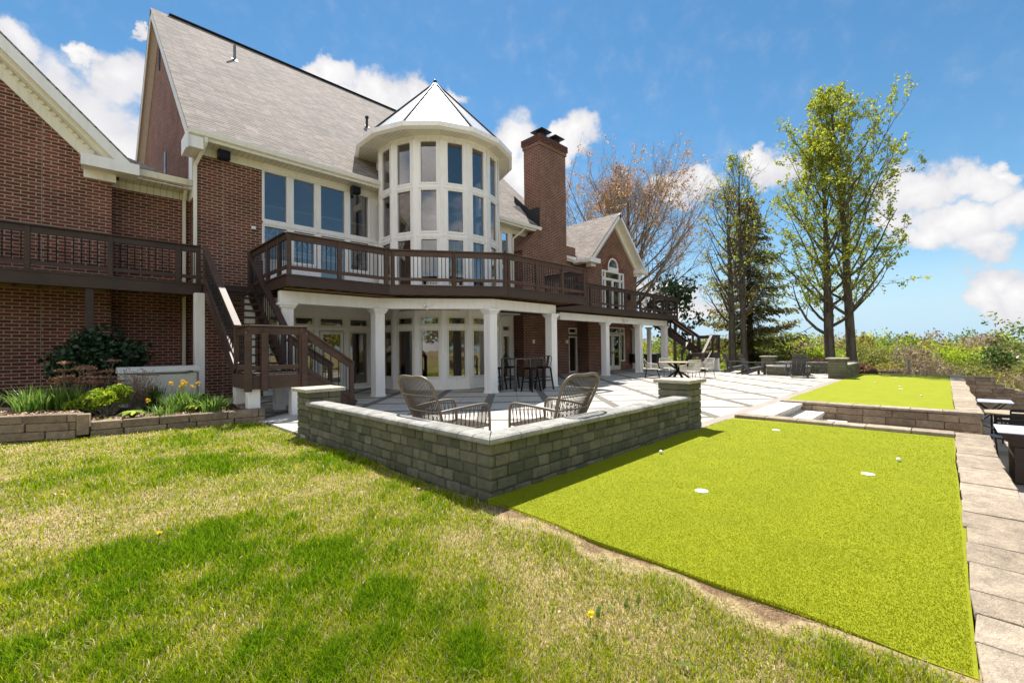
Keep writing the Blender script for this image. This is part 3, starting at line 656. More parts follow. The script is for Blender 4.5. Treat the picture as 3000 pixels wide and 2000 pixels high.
# --- main roof: ridge along X
EY, EZ, RY, RZ, RX0, RX1 = 14.55, 7.52, 22.65, 15.42, 2.2, 18.4
BYk, BZk = 32.5, 7.85
def slope_slab(mb, pts, t): 
    n = (Vector(pts[1])-Vector(pts[0])).cross(Vector(pts[2])-Vector(pts[0])).normalized()
    if n.z < 0: n = -n
    mb.prism([Vector(p)-n*t for p in pts], n*t)
mb = MB()
slope_slab(mb, [(RX0,EY-.04,EZ),(RX1,EY-.04,EZ),(RX1,RY,RZ),(RX0,RY,RZ)], .035)
slope_slab(mb, [(RX0,BYk,BZk),(RX1,BYk,BZk),(RX1,RY,RZ),(RX0,RY,RZ)], .035)
roof = mb.build('roof', SHINGLE, house)
mb = MB()
s1 = Vector((0,RY-EY,RZ-EZ)).normalized(); n1_ = Vector((0,-s1.z,s1.y)); s2 = Vector((0,RY-BYk,RZ-BZk)).normalized(); n2_ = Vector((0,-s2.z,s2.y)); n2_ = n2_ if n2_.z > 0 else -n2_
for a, b, nn in ((Vector((RX0+.03,EY,EZ)), Vector((RX0+.03,RY,RZ)), n1_), (Vector((RX0+.03,BYk,BZk)), Vector((RX0+.03,RY,RZ)), n2_)):
    mb.prism([a-nn*.04, b-nn*.04, b-nn*.16, a-nn*.16], (16.1,0,0))     # roof deck: its edge and underside are the rake
    mb.prism([a-nn*.05-X3*.02, b-nn*.05-X3*.02, b-nn*.30-X3*.02, a-nn*.30-X3*.02], (.03,0,0))
mb.build('rake_board', CREAM, roof)
mb = MB(); mb.beam((RX0+.6,RY,RZ+.02),(RX1,RY,RZ+.0),.24,.04); mb.build('ridge_cap', RIB, roof)
def pipe(x, y, h, r, mat, cap):
    z = EZ+(y-EY)*(RZ-EZ)/(RY-EY); mb = MB(); mb.cyl((x,y,z-.1), r, h+.1, 10)
    if cap: mb.cyl((x,y,z+h), r*1.5, .08, 10)
    mb.ob((x-.1,y-.12,z-.1), (.2,0,0), (0,.22,.215), (0,-.012,.012)); mb.build('vent_pipe', mat, roof)
pipe(4.7, 20.6, .62, .05, GREYMETAL, False); pipe(9.66, 18.92, .42, .055, FLASH, True)
# gutter, fascia, soffit along the front eave
def eave(x0, x1, y, z, ywall, frieze=True):
    mb = MB(); mb.prism([(x0,y+.0,z-.16),(x0,y-.09,z-.14),(x0,y-.13,z-.03),(x0,y-.13,z),(x0,y-.11,z),(x0,y-.10,z-.03),(x0,y-.02,z-.03),(x0,y,z-.03)], (x1-x0,0,0)); mb.build('gutter', WHITE, house)
    mb = MB(); mb.box(x0, x1, y+.003, y+.03, z-.24, z-.02); mb.build('fascia', CREAM, house)
    mb = MB(); mb.box(x0, x1, y+.03, ywall, z-.235, z-.215); mb.build('soffit', SOFFIT, house)
    if frieze: mb = MB(); mb.box(x0+.3, x1, ywall-.028, ywall-.003, z-.46, z-.236); mb.build('frieze', CREAM, house)
eave(2.22, 8.4, EY, EZ, WY); eave(12.0, 16.84, EY, EZ, WY)
mb = MB(); mb.box(2.20,2.56,14.5,15.35,EZ-.52,EZ-.2); mb.box(2.16,2.2,14.42,15.2,EZ-.6,EZ-.16); mb.build('eave_return', WHITE, house)
def downspout(pts, name='downspout'):
    mb = MB()
    for a, b in zip(pts[:-1], pts[1:]): mb.beam(a, b, .085, .07, up=(0,1,0) if abs(a[2]-b[2]) > .01 else (0,0,1))
    mb.build(name, CREAM, house, bevel=.008)
downspout([(2.62,14.5,7.36),(2.62,14.5,7.2),(2.46,15.05,6.7),(2.46,15.05,0.2)]); downspout([(15.62,14.5,7.36),(15.62,14.6,7.2),(15.32,15.03,6.8),(15.32,15.03,3.3)])
downspout([(2.36,15.75,6.3),(2.36,16.1,5.9),(2.36,16.1,.3)])
# --- gable end wall facing left, with attic slit window
mb = MB(); mb.prism([(2.53,15.4,-.3),(2.53,BYk-.6,-.3),(2.53,BYk-.6,8.0),(2.53,RY,RZ-.25),(2.53,15.4,8.08)], (.25,0,0)); mb.build('gable_wall', BRICK, house)
mb = MB(); mb.prism([(2.52,22.8+.16*math.cos(a),13.5+.48*math.sin(a)) for a in np.linspace(0,2*math.pi,20,endpoint=False)], (-.02,0,0)); mb.build('attic_vent', FLASH, house)
mb = MB(); mb.box(2.5,2.54,21.0,21.4,7.6,9.1); mb.build('gable_window', GLASS_LO, house)
mb = MB(); mb.box(2.47,2.55,15.55,16.1,5.9,8.3); mb.build('corner_trim', WHITE, house)
# --- left wing gable
GY_ = 15.7; wx = .74
ax_, az_ = -3.95, 6.30+1.035*5.15
mb = MB(); mb.prism([(-9,GY_,-.3),(wx,GY_,-.3),(wx,GY_,6.15),(ax_,GY_,az_-.25),(-9,GY_,6.0)], (0,.3,0)); mb.build('wing_wall', BRICK, house)
mb = MB(); mb.box(wx-.001,2.53,16.2,16.5,-.3,6.25); mb.build('recess_wall', BRICK, house)
mb = MB(); mb.box(wx-.3,wx,GY_+.3,16.2,-.3,6.1); mb.build('recess_wall', BRICK, house)
mb = MB(); slope_slab(mb, [(1.24,15.2,6.30),(1.24,30,6.30),(ax_,30,az_),(ax_,15.2,az_)], .05); slope_slab(mb, [(-9.1,15.2,6.30),(-9.1,30,6.30),(ax_,30,az_),(ax_,15.2,az_)], .05)
wr = mb.build('wing_roof', SHINGLE, house)
sl_ = Vector((ax_-1.24,0,az_-6.30)).normalized(); nn = Vector((-sl_.z,0,sl_.x)); nn = nn if nn.z > 0 else -nn
def rakeband(y0, y1, o0, o1, mat, name, x_start=1.24):
    mb = MB(); a = Vector((x_start,y0,6.30+(1.24-x_start)*1.035)); b = Vector((ax_,y0,az_))
    mb.prism([a-nn*o0, b-nn*o0, b-nn*o1, a-nn*o1], (0,y1-y0,0)); return mb.build(name, mat, house)
rakeband(15.18,15.23,.05,.27,WHITE,'rake_board'); rakeband(15.23,15.62,.20,.24,SOFFIT,'rake_soffit'); rakeband(15.35,15.62,.241,.36,CREAM,'rake_moulding',1.05)
rakeband(15.64,15.69,.30,.66,CREAM,'rake_frieze',.86)
mb = MB(); q = Vector((.80,15.60,6.30+.44*1.035))-nn*.37; k = 0
while q.x > -3.6:
    mb.ob(q, sl_*.085, Vector((0,.045,0)), -nn*.07); q = q+sl_*.145
mb.build('dentil_course', CREAM, house, bevel=.012, seg=2)
mb = MB(); mb.box(.14,1.26,15.16,15.2,6.10,6.36); mb.box(.16,1.24,15.2,15.72,6.12,6.33); mb.box(.2,.82,15.62,15.75,5.92,6.12); mb.prism([(.14,15.17,6.36),(1.26,15.17,6.36),(1.26,15.72,6.52),(.14,15.72,6.52)],(0,0,.03)); mb.build('eave_return', WHITE, house)
mb = MB(); slope_slab(mb, [(.6,15.62,6.40),(2.1,15.62,6.40),(.6,16.9,7.25)], .05); mb.build('link_roof', SHINGLE, house)
mb = MB(); mb.prism([(1.2,15.64,6.22),(1.2,15.54,6.24),(1.2,15.50,6.40),(1.2,15.64,6.40)],(1.3,0,0)); mb.build('gutter', CREAM, house)
mb = MB(); mb.box(.9,2.5,15.64,16.2,6.16,6.19); mb.box(.75,2.5,16.17,16.2,5.95,6.15); mb.build('soffit', SOFFIT, house)
# --- chimney
mb = MB(); cy0, cy1 = 14.5, 15.6
mb.prism([(15.44,cy0,-.2),(18.95,cy0,-.2),(18.95,cy0,12.0),(16.8,cy0,12.0),(16.8,cy0,7.45),(15.44,cy0,6.15)], (0,cy1-cy0,0))
mb.box(16.75,19.0,cy0-.05,cy1+.05,11.8,12.0-.02); mb.box(16.70,19.05,cy0-.1,cy1+.1,12.001,12.32)
chim = mb.build('chimney', BRICK, house)
mb = MB(); 
for i in range(15): mb.box(16.715+i*.155, 16.715+i*.155+.14, cy0-.122, cy0-.1, 12.03, 12.29)
for i in range(8): mb.box(16.678, 16.70, cy0-.09+i*.155, cy0+.05+i*.155, 12.03, 12.29)
mb.build('soldier_course', simple('soldier_brick', (.09,.036,.028), .9, 0, .35, 12), chim)
for cx_ in (17.3, 18.4):
    mb = MB(); mb.box(cx_-.2,cx_+.2,14.6,15.0,12.32,12.62); mb.box(cx_-.40,cx_+.40,14.4,15.2,12.66,12.70); mb.box(cx_-.03,cx_+.03,14.77,14.83,12.6,12.7)
    mb.build('flue_cap', FLASH, chim)
mb = MB(); mb.ob((15.38,cy0-.03,6.13),(1.42,0,1.36),(0,1.1,0),(-.05,0,.05)); mb.build('shoulder_cap', BRICK, chim)
mb = MB(); mb.prism([(16.5,14.6,7.5),(16.79,14.6,7.55),(16.79,15.8,8.9),(16.1,15.8,8.75)],(0,0,.03)); mb.box(16.77,16.797,14.55,16.2,7.45,8.6); mb.prism([(16.775,14.56,7.5),(16.775,16.3,9.2),(16.775,16.3,9.6),(16.775,14.56,7.95)],(-.02,0,0)); mb.build('flashing', FLASH, chim)
# --- lower link and right wing
mb = MB(); slope_slab(mb, [(18.9,14.92,6.5),(20.6,14.92,6.5),(22.5,16.8,8.4),(18.9,16.8,8.4)], .05); mb.build('link_roof', SHINGLE, house)
eave(18.95, 20.3, 14.95, 6.52, WY, False)
VY = 14.3; rxa, rza = 23.35, 9.5
R_OPS = [(22.06,24.50,3.4,5.98),(22.45,24.45,2.26,2.58),(22.30,24.02,.02,2.2),(24.05,24.48,.55,2.2)]
Ow = Vector((0,VY,0)); mb = MB()
wallgrid(mb, Ow, X3, NF, .3, 20.58, 26.12, -.3, 6.25, R_OPS+[(22.72,23.88,5.98,6.25)])
arch = [(23.3+.58*math.cos(a), 6.25+.58*math.sin(a)) for a in np.linspace(0, math.pi, 17)]
# gable above, in two halves round the arch
mb.prism([(20.45,VY,6.25)]+[(x,VY,z) for x, z in reversed(arch) if x <= 23.3001]+[(23.3,VY,rza-.3)], (0,.3,0))
mb.prism([(23.3,VY,rza-.3)]+[(x,VY,z) for x, z in reversed(arch) if x >= 23.2999]+[(26.2,VY,6.25)], (0,.3,0))
mb.box(20.58,20.88,VY+.3,WY,-.3,6.35); mb.box(25.82,26.12,VY+.3,24,-.3,6.3)
mb.build('right_wing_wall', BRICK, house)
mb = MB()
for i in range(19):
    a0, a1 = math.pi*i/19+.02, math.pi*(i+1)/19-.02
    mb.prism([(23.3+r*math.cos(a),VY-.015,6.25+r*math.sin(a)) for r, a in ((.60,a0),(.84,a0),(.84,a1),(.60,a1))], (0,.03,0))
for x0 in (22.12, 24.0):
    for i in range(6): mb.box(x0+i*.085-.02, x0+i*.085+.05, VY-.015, VY+.012, 6.0, 6.27)
mb.build('arch_course', simple('arch_brick', (.20,.08,.055), .9, 0, .35, 9), house)
mb = MB()
slope_slab(mb, [(20.18,13.78,6.36),(20.18,25,6.36),(rxa,25,rza+.03),(rxa,13.78,rza+.03)], .05); slope_slab(mb, [(26.55,13.78,6.36),(26.55,25,6.36),(rxa,25,rza+.03),(rxa,13.78,rza+.03)], .05)
wr2 = mb.build('right_wing_roof', SHINGLE, house)
for sx, xe in ((1, 20.2), (-1, 26.53)):
    a = Vector((xe,13.76,6.36)); b = Vector((rxa,13.76,rza+.03)); d_ = (b-a).normalized(); n_ = Vector((-d_.z,0,d_.x)); n_ = n_ if n_.z > 0 else -n_
    mb = MB(); mb.prism([a-n_*.05,b-n_*.05,b-n_*.27,a-n_*.27],(0,.04,0)); mb.build('rake_board', WHITE, house)
    mb = MB(); mb.prism([a-n_*.21,b-n_*.21,b-n_*.25,a-n_*.25],(0,VY-13.76,0)); mb.prism([a-n_*.252+Vector((0,.4,0)),b-n_*.252+Vector((0,.4,0)),b-n_*.5+Vector((0,.4,0)),a-n_*.5+Vector((0,.4,0))],(0,.13,0)); mb.build('rake_soffit', CREAM, house)
mb = MB(); mb.box(20.12,21.1,13.74,14.32,6.14,6.40); mb.box(20.5,21.0,14.0,14.33,5.98,6.14); mb.build('eave_return', WHITE, house)
mb = MB(); mb.box(25.75,26.6,13.74,14.32,6.14,6.40); mb.box(25.8,26.25,14.0,14.33,5.98,6.14); mb.build('eave_return', WHITE, house)
mb = MB(); mb.box(20.1,20.2,13.8,14.95,6.2,6.38); mb.box(20.2,20.6,13.8,15.0,6.16,6.2); mb.build('gutter', WHITE, house)
# arched window
mb = MB()
for i in range(16):
    a0, a1 = math.pi*i/16, math.pi*(i+1)/16
    mb.prism([(23.3+r*math.cos(a),VY-.02,6.25+r*math.sin(a)) for r, a in ((.48,a0),(.58,a0),(.58,a1),(.48,a1))], (0,.1,0))
mb.box(22.72,23.88,VY-.02,VY+.08,5.99,6.25)
aw = mb.build('arched_window', WHITE, house)
mb = MB(); mb.prism([(23.3+.49*math.cos(a),VY+.04,6.25+.49*math.sin(a)) for a in np.linspace(0,math.pi,17)],(0,.02,0)); mb.build('pane', GLASS_LO, aw)
for o in ((22.06,22.38,5.5,5.98),(22.40,24.06,5.5,5.98),(24.08,24.50,5.5,5.98),(22.06,22.38,3.4,5.48),(22.40,23.22,3.4,5.48),(23.24,24.06,3.4,5.48),(24.08,24.50,3.4,5.48)): window(Ow, X3, NF, *o, GLASS_LO, fr=.07)
for o in ((22.45,24.02,2.26,2.58),(24.05,24.45,2.26,2.58),(24.05,24.48,.55,2.2)): window(Ow, X3, NF, *o, GLASS_LO, mat=CREAM)
glass_door(22.32, 23.18, 2.2, GLASS_LO, 23.1, VY+.05, CREAM); glass_door(23.2, 24.02, 2.2, GLASS_LO, 23.3, VY+.02, CREAM)
# --- turret: sixteen-sided
TX, TY, TR, NS = 10.25, 14.1, 2.38, 16
def tv(k, R=TR, cx=TX, cy=TY): a = 2*math.pi*(k+.5)/NS; return Vector((cx+R*math.sin(a), cy-R*math.cos(a), 0))
for k in range(-6, 5):
    A, B = tv(k-1), tv(k); U = (B-A); w = U.length; U.normalize(); Nn = Vector((U.y, -U.x, 0))
    a, b = .165, w-.165
    o_up = [(a,b,7.08,8.56),(a,b,5.40,6.88),(a,b,3.55,5.18)]; o_lo = [(a-.02,b+.02,2.22,2.49),(a-.02,b+.02,.42,2.05)]
    mb = MB(); wallgrid(mb, A, U, Nn, .2, 0, w, 0, 8.78, o_up+o_lo)
    mb.ob(P_(A,U,Nn,-.0,-.018,6.93), U*w, -Nn*.017, Z3*.1); mb.ob(P_(A,U,Nn,0,-.018,5.24), U*w, -Nn*.017, Z3*.1)
    mb.ob(P_(A,U,Nn,0,-.02,8.62), U*w, -Nn*.019, Z3*.15)
    mb.ob(P_(A,U,Nn,-.06,-.012,0), U*.12, -Nn*.011, Z3*8.6)
    mb.build('turret_wall', WHITE, house)
    if -5 <= k <= 3:
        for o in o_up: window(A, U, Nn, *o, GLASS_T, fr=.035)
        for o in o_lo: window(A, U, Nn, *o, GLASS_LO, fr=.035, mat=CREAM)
for k in range(5, 10):
    A, B = tv(k-1), tv(k); mb = MB(); U = B-A; Nn = Vector((U.y,-U.x,0)).normalized(); mb.ob(A+Z3*7.2, U, -Nn*.2, Z3*1.58); mb.build('turret_wall', WHITE, house)
mb = MB(); mb.prism([tv(k, TR-.12)+Z3*8.70 for k in range(NS)], (0,0,.05)); mb.build('room_ceiling', simple('turret_ceiling', (.7,.68,.64), .9), house)
TE = 3.07; ex, ey = TX-.1, TY+.08
mb = MB(); mb.add([tv(k, 3.02, ex, ey)+Z3*8.85 for k in range(NS)]+[Vector((ex, ey, 11.98))], [((k+NS-1)%NS, k, NS) for k in range(NS)])
tr = mb.build('turret_roof', METALROOF, house)
mb = MB()
for k in range(NS): mb.beam(tv(k, 3.02, ex, ey)+Z3*8.87, Vector((ex, ey, 12.0)), .05, .055)
mb.sph((ex, ey, 12.02), .07, .07, .09); mb.build('roof_rib', RIB, tr)
mb = MB()
for k in range(NS):
    A, B = tv(k-1, TE, ex, ey), tv(k, TE, ex, ey); A2, B2 = tv(k-1, TE-.12, ex, ey), tv(k, TE-.12, ex, ey)
    mb.add([A+Z3*8.72, B+Z3*8.72, B+Z3*8.88, A+Z3*8.88, A2+Z3*8.66, B2+Z3*8.66, B2+Z3*8.85, A2+Z3*8.85], [(0,1,2,3),(4,5,1,0),(3,2,6,7),(5,4,7,6)])
mb.build('gutter', WHITE, tr)
for k in range(NS):
    A, B = tv(k-1, TE-.10, ex, ey), tv(k, TE-.10, ex, ey); A2, B2 = tv(k-1, TR-.1), tv(k, TR-.1)
    mb = MB(); mb.add([A+Z3*8.68, B+Z3*8.68, B2+Z3*8.73, A2+Z3*8.73, A+Z3*8.72, B+Z3*8.72, B2+Z3*8.77, A2+Z3*8.77], [(3,2,1,0),(4,5,6,7),(0,1,5,4)]); mb.build('soffit', SOFFIT if k % 2 else CREAM, tr)
# rooms behind the glass (lit only through the windows)
PLASTER = simple('room_plaster', (.45,.43,.40), .9, 0, .05, 2); ROOMFLOOR = simple('room_floor', (.16,.10,.06), .5, 0, .2, 3)
mb = MB(); mb.box(4.0,12.6,19.4,19.5,0,7.3); mb.box(3.9,4.0,15.4,19.4,0,7.3); mb.box(14.2,14.3,15.4,19.4,0,7.3); mb.box(12.6,14.2,19.4,19.5,0,7.3); mb.build('room_wall', PLASTER, house)
mb = MB(); mb.box(4.0,14.2,15.36,19.4,7.31,7.36); mb.box(4.0,14.2,15.36,19.4,2.7,2.75); mb.box(8.0,12.5,11.9,15.36,2.7,2.75); mb.build('room_ceiling', PLASTER, house)
mb = MB(); mb.box(4.0,14.2,15.36,19.4,3.2,3.24); mb.box(8.4,12.2,12.3,15.36,3.2,3.24); mb.box(4.0,14.2,15.36,19.4,.0,.03); mb.build('room_floor', ROOMFLOOR, house)
mb = MB(); mb.box(4.05,8.6,16.98,17.06,5.0,5.06); mb.box(4.05,8.6,16.96,17.08,5.98,6.04); mb.box(4.05,8.6,17.06,19.3,4.85,4.99)
for i in range(8):
    x = 4.1+i*.56; mb.box(x-.02,x+.02,17.0,17.04,5.06,5.98); mb.beam((x,17.02,5.08),(x+.56,17.02,5.96),.02,.03); mb.beam((x,17.02,5.96),(x+.56,17.02,5.08),.02,.03); mb.box(x+.14,x+.42,17.01,17.03,5.50,5.53)
mb.build('gallery_railing', WHITE, house)
mb = MB()
for k_ in (-4, -3):
    A, B = tv(k_-1, TR-.28), tv(k_, TR-.28)
    for i in range(60): z = 7.1+i*.025; mb.beam(A+Z3*z, B+Z3*z, .02, .004)
mb.build('blind', CREAM, house)
for x0, x1 in ((4.4,4.62),(6.98,7.2),(5.6,5.8)):
    mb = MB(); mb.prism([(x0+(x1-x0)*i/12, 15.5+.03*(i % 2), .1) for i in range(13)]+[(x1,15.56,.1),(x0,15.56,.1)], (0,0,2.1)); mb.build('curtain', PLASTER, house)
mb = MB(); mb.box(15.3,20.4,16.4,16.5,0,7.1); mb.box(21,26,16.2,16.3,0,6.2); mb.build('room_wall', PLASTER, house)
mb = MB(); mb.box(20.9,25.8,14.62,16.2,3.0,3.2); mb.box(20.9,25.8,14.62,16.2,7.0,7.05); mb.build('room_floor', ROOMFLOOR, house)
mb = MB(); mb.box(-.53-.006,-.53+.006,15.696,15.70,-.2,7.9); mb.box(3.155,3.167,15.096,15.10,-.2,7.1); mb.build('control_joint', simple('joint_sealant', (.30,.26,.21), .8), house)
# small fittings on the house
def fitting(name, x, y, z, w, d, h, mat, label, cat, group=None, bev=.01):
    mb = MB(); mb.box(-w/2, w/2, -d, 0, -h/2, h/2); mb.box(-w*.18, w*.18, 0, .06, -h*.15, h*.15); mb.box(-w*.36, w*.36, -d-.008, -d, -h*.36, h*.36)
    o = mb.build(name, mat, bevel=bev); o.location = (x, y, z); return tag(o, label, cat, group)
fitting('outdoor_speaker', 3.12, 15.0, 7.13, .30, .22, .24, DARKMETAL, 'black outdoor speaker under the eave above the left brick wall', 'speaker', 'black speakers under the eave', .03)
fitting('outdoor_speaker', 7.14, 14.98, 7.10, .30, .22, .24, DARKMETAL, 'black outdoor speaker under the eave beside the turret', 'speaker', 'black speakers under the eave', .03)
fitting('wall_sensor', 3.94, 15.06, 5.19, .12, .03, .10, BALLW, 'small white box on the brick beside the tall window wall', 'sensor')
fitting('wall_light', 16.05, 14.46, 1.72, .14, .08, .18, BALLW, 'small white wall light on the chimney brick above the bar stools', 'wall light', 'white wall lights under the deck', .02)
fitting('wall_light', 18.75, 14.46, 1.72, .14, .08, .18, BALLW, 'small white wall light on the brick behind the fourth column', 'wall light', 'white wall lights under the deck', .02)
fitting('wall_lantern', 25.0, 14.27, 4.6, .16, .12, .42, DARKMETAL, 'dark wall lantern to the right of the arched window', 'lantern', None, .02)
fitting('wall_sensor', 16.1, 14.46, 4.55, .12, .04, .10, BALLW, 'small white box on the chimney behind the deck rail', 'sensor')
fitting('hose_reel', 25.3, 14.2, .68, .8, .25, .55, DARKMETAL, 'dark hose reel box on the brick wall under the far deck', 'hose reel', None, .05)
# ================================================================== decks and stairs
FZ, RTOP = 3.25, 4.27
COLM = WHITE
def railing(root, p0, p1, posts, z=FZ, ztop=RTOP, sp=.115, mat=DECK, cap=True, z1=None, ztop1=None, first=True, last=True):
    """a straight (level or raking) railing run: top rail mesh with bottom rail, posts and balusters as its pieces"""
    p0, p1 = Vector((*p0, 0)), Vector((*p1, 0)); z1 = z if z1 is None else z1; ztop1 = ztop if ztop1 is None else ztop1
    d = p1-p0; Ln = d.length; d.normalize()
    def at(s, za, zb): return p0+d*s+Z3*(za+(zb-za)*s/Ln)
    nrm = Vector((-d.y, d.x, 0))
    mb = MB()
    mb.beam(at(0,ztop-.018,ztop1-.018), at(Ln,ztop-.018,ztop1-.018), .14, .036); mb.beam(at(0,ztop-.115,ztop1-.115), at(Ln,ztop-.115,ztop1-.115), .05, .152)
    top = mb.build('railing', mat, root, bevel=.004)
    mb = MB(); mb.beam(at(0,z+.165,z1+.165), at(Ln,z+.165,z1+.165), .042, .09); mb.build('bottom_rail', mat, top)
    for s in posts:
        s = min(max(s, .05), Ln-.05); b = at(s, z-.0, z1-.0); e = at(s, ztop-.04, ztop1-.04)
        mb = MB(); mb.box(b.x-.047,b.x+.047,b.y-.047,b.y+.047,b.z,e.z); mb.build('post', mat, top, bevel=.006)
    n = int(Ln/sp); 
    for i in range(1, n):
        s = i*Ln/n
        if min(abs(s-q) for q in posts) < .07: continue
        b, e = at(s, z+.2, z1+.2), at(s, ztop-.19, ztop1-.19)
        mb = MB(); mb.tube([b, e], .0115, 5, False); mb.build('baluster', DARKMETAL, top, uv=False)
    return top
def board(root, pts, th=.04, h=.29, z0=2.96, name='fascia', mat=DECK):
    for a, b in zip(pts[:-1], pts[1:]):
        a, b = Vector((*a, 0)), Vector((*b, 0)); mb = MB(); mb.beam(a+Z3*(z0+h/2), b+Z3*(z0+h/2), th, h); mb.build(name, mat, root, bevel=.004)
deck = thing('upper_deck', (10, 12.5, 0), 'dark stained raised deck on white columns wrapping in front of the turret', 'deck')
front = [(3.67,14.25),(3.67,11.3),(6.42,11.3),(9.3,9.4),(13.35,9.4),(13.35,11.3)]
mb = MB(); mb.prism([(3.62,15.08,FZ-.04),(3.62,11.26,FZ-.04),(6.41,11.26,FZ-.04),(9.28,9.36,FZ-.04),(13.38,9.36,FZ-.04),(13.38,15.08,FZ-.04)], (0,0,.04)); mb.build('deck_floor', DECK, deck)
board(deck, [(3.67,15.05),(3.67,11.3),(6.42,11.3),(9.3,9.4),(13.35,9.4),(13.35,11.3)], .045)
def frontY(x): return 11.36 if x < 6.42 else (11.36-(x-6.42)*1.9/2.88 if x < 9.3 else (9.46 if x < 13.3 else 11.36))
mb = MB(); x = 3.9
while x < 13.2:
    mb.box(x-.02, x+.02, frontY(x), 15.0, 2.985, 3.205); x += .405
mb.build('joist', RAWWOOD, deck)
mb = MB(); mb.box(3.75, 13.3, 11.75, 11.79, 2.93, 2.98); mb.build('joist', RAWWOOD, deck)
pl = [0, .9, 1.95, 2.9]
railing(deck, (3.67,14.25), (3.67,11.3), [.05,1.5,2.4], mat=DECK)
railing(deck, (3.67,11.3), (6.42,11.3), [.05,1.3,2.65], mat=RAIL)
railing(deck, (6.42,11.3), (9.3,9.4), [.1,1.85,3.40], mat=RAIL)
railing(deck, (9.3,9.4), (13.35,9.4), [.08,1.35,2.7,4.0], mat=RAIL)
railing(deck, (13.35,9.4), (13.35,11.3), [.05,.95,1.85], mat=DECK)
def column(root, x, y, z0=0, z1=2.6, w=.3):
    mb = MB(); mb.box(x-w/2,x+w/2,y-w/2,y+w/2,z0+.06,z1-.14); mb.box(x-w/2-.02,x+w/2+.02,y-w/2-.02,y+w/2+.02,z0,z0+.06)
    for i, (e, za, zb) in enumerate(((.02,z1-.14,z1-.11),(.045,z1-.11,z1-.06),(.075,z1-.06,z1))): mb.box(x-w/2-e,x+w/2+e,y-w/2-e,y+w/2+e,za+.0005,zb)
    return mb.build('column', COLM, root, bevel=.006)
for x, y in ((3.87,12.02),(6.44,12.02),(9.17,10.02),(12.12,10.02)): column(deck, x, y)
for a, b in (((3.72,12.02),(6.5,12.02)),((6.44,12.02),(9.2,10.02)),((9.12,10.02),(12.27,10.02))):
    mb = MB(); mb.beam((*a,2.76),(*b,2.76),.22,.315); mb.build('beam', WHITE, deck, bevel=.006)
# far deck
fd = thing('upper_deck', (19.5, 12.5, 0), 'dark stained far deck in front of the arched window and right wing', 'deck')
mb = MB(); mb.box(13.38,25.55,11.26,14.28,FZ-.04,FZ); mb.box(13.38,20.5,14.28,15.05,FZ-.04,FZ); mb.build('deck_floor', DECK, fd)
board(fd, [(13.4,11.3),(25.53,11.3),(25.53,14.2)], .045)
mb = MB(); x = 13.6
while x < 25.4: mb.box(x-.02,x+.02,11.36,14.25,2.985,3.205); x += .405
mb.build('joist', RAWWOOD, fd)
railing(fd, (13.4,11.3), (25.5,11.3), [.05+i*1.51 for i in range(9)], sp=.135)
railing(fd, (25.5,11.3), (25.5,13.1), [.9,1.75], sp=.14)
for x in (18.4, 21.7, 24.75): column(fd, x, 11.8)
for x, y in ((25.2,13.0),(25.35,14.1)): column(fd, x, y, w=.2)
mb = MB(); mb.beam((14.75,11.8,2.76),(24.92,11.8,2.76),.22,.315); mb.build('beam', WHITE, fd, bevel=.006)
# left deck
ld = thing('upper_deck', (-2, 15, 0), 'dark stained left deck in front of the gabled brick wing, in shade', 'deck')
mb = MB(); mb.box(-8,2.5,14.36,15.68,FZ-.04,FZ); mb.box(.76,2.5,15.68,16.18,FZ-.04,FZ); mb.box(2.5,3.62,14.2,15.06,FZ-.04,FZ); mb.build('deck_floor', DECK, ld)
board(ld, [(-8,14.4),(2.5,14.4)], .045, .30, 2.93); board(ld, [(2.5,14.22),(3.62,14.22)], .045, .28, 2.96)
mb = MB(); x = -3.0
while x < 2.4: mb.box(x-.02,x+.02,14.44,15.66,2.98,3.2); x += .405
mb.box(-6,.7,15.62,15.68,2.96,3.2); mb.build('joist', RAWWOOD, ld)
railing(ld, (-8,14.4), (2.47,14.4), [.5+1.36*i for i in range(7)]+[9.98,10.42], sp=.135)
for x, m_ in ((.3,DECK),(-5.0,DECK)):
    mb = MB(); mb.box(x-.075,x+.075,14.44,14.59,.2,2.96); mb.build('post', m_, ld, bevel=.006)
mb = MB(); mb.box(2.3,2.52,14.1,14.34,.0,2.96); mb.build('column', WHITE, ld, bevel=.006)
mb = MB(); mb.box(3.5,3.72,14.1,14.34,.0,2.96); mb.build('column', WHITE, ld, bevel=.006)
# left staircase: upper flight down to a landing, lower flight to the patio
def stringer(root, a, b, w=.045, h=.28, mat=DECK):
    mb = MB(); mb.beam(a, b, w, h); mb.build('stringer', mat, root, bevel=.004)
st = thing('deck_staircase', (3.1, 12, 0), 'dark wooden stairs from the left deck with landing on white stub posts', 'staircase')
LZ_ = .92; sx0, sx1, sy0, sy1 = 2.55, 3.60, 10.0, 11.25
mb = MB(); mb.box(sx0,sx1,sy0,sy1,LZ_-.04,LZ_); mb.build('landing', DECK, st)
board(st, [(sx0-.02,sy1),(sx0-.02,sy0-.02),(sx1+.02,sy0-.02)], .045, .29, .60, mat=RAIL); board(st, [(sx1+.02,sy0),(sx1+.02,sy1)], .045, .2, .69)
for x in (sx0-.01, sx1-.02): stringer(st, (x,sy1-.1,LZ_-.0), (x,14.2,3.10))
nst = 12
for i in range(1, nst):
    y = sy1+(14.15-sy1)*(i-.5)/nst; z = LZ_+(FZ-LZ_)*i/nst; mb = MB(); mb.box(sx0+.02,sx1-.05,y-.13,y+.14,z-.04,z); mb.build('tread', DECK, st)
railing(st, (sx0-.02,14.2), (sx0-.02,10.85), [.06,3.25], FZ-.02, RTOP-.05, .15, RAIL, z1=.92, ztop1=1.95)
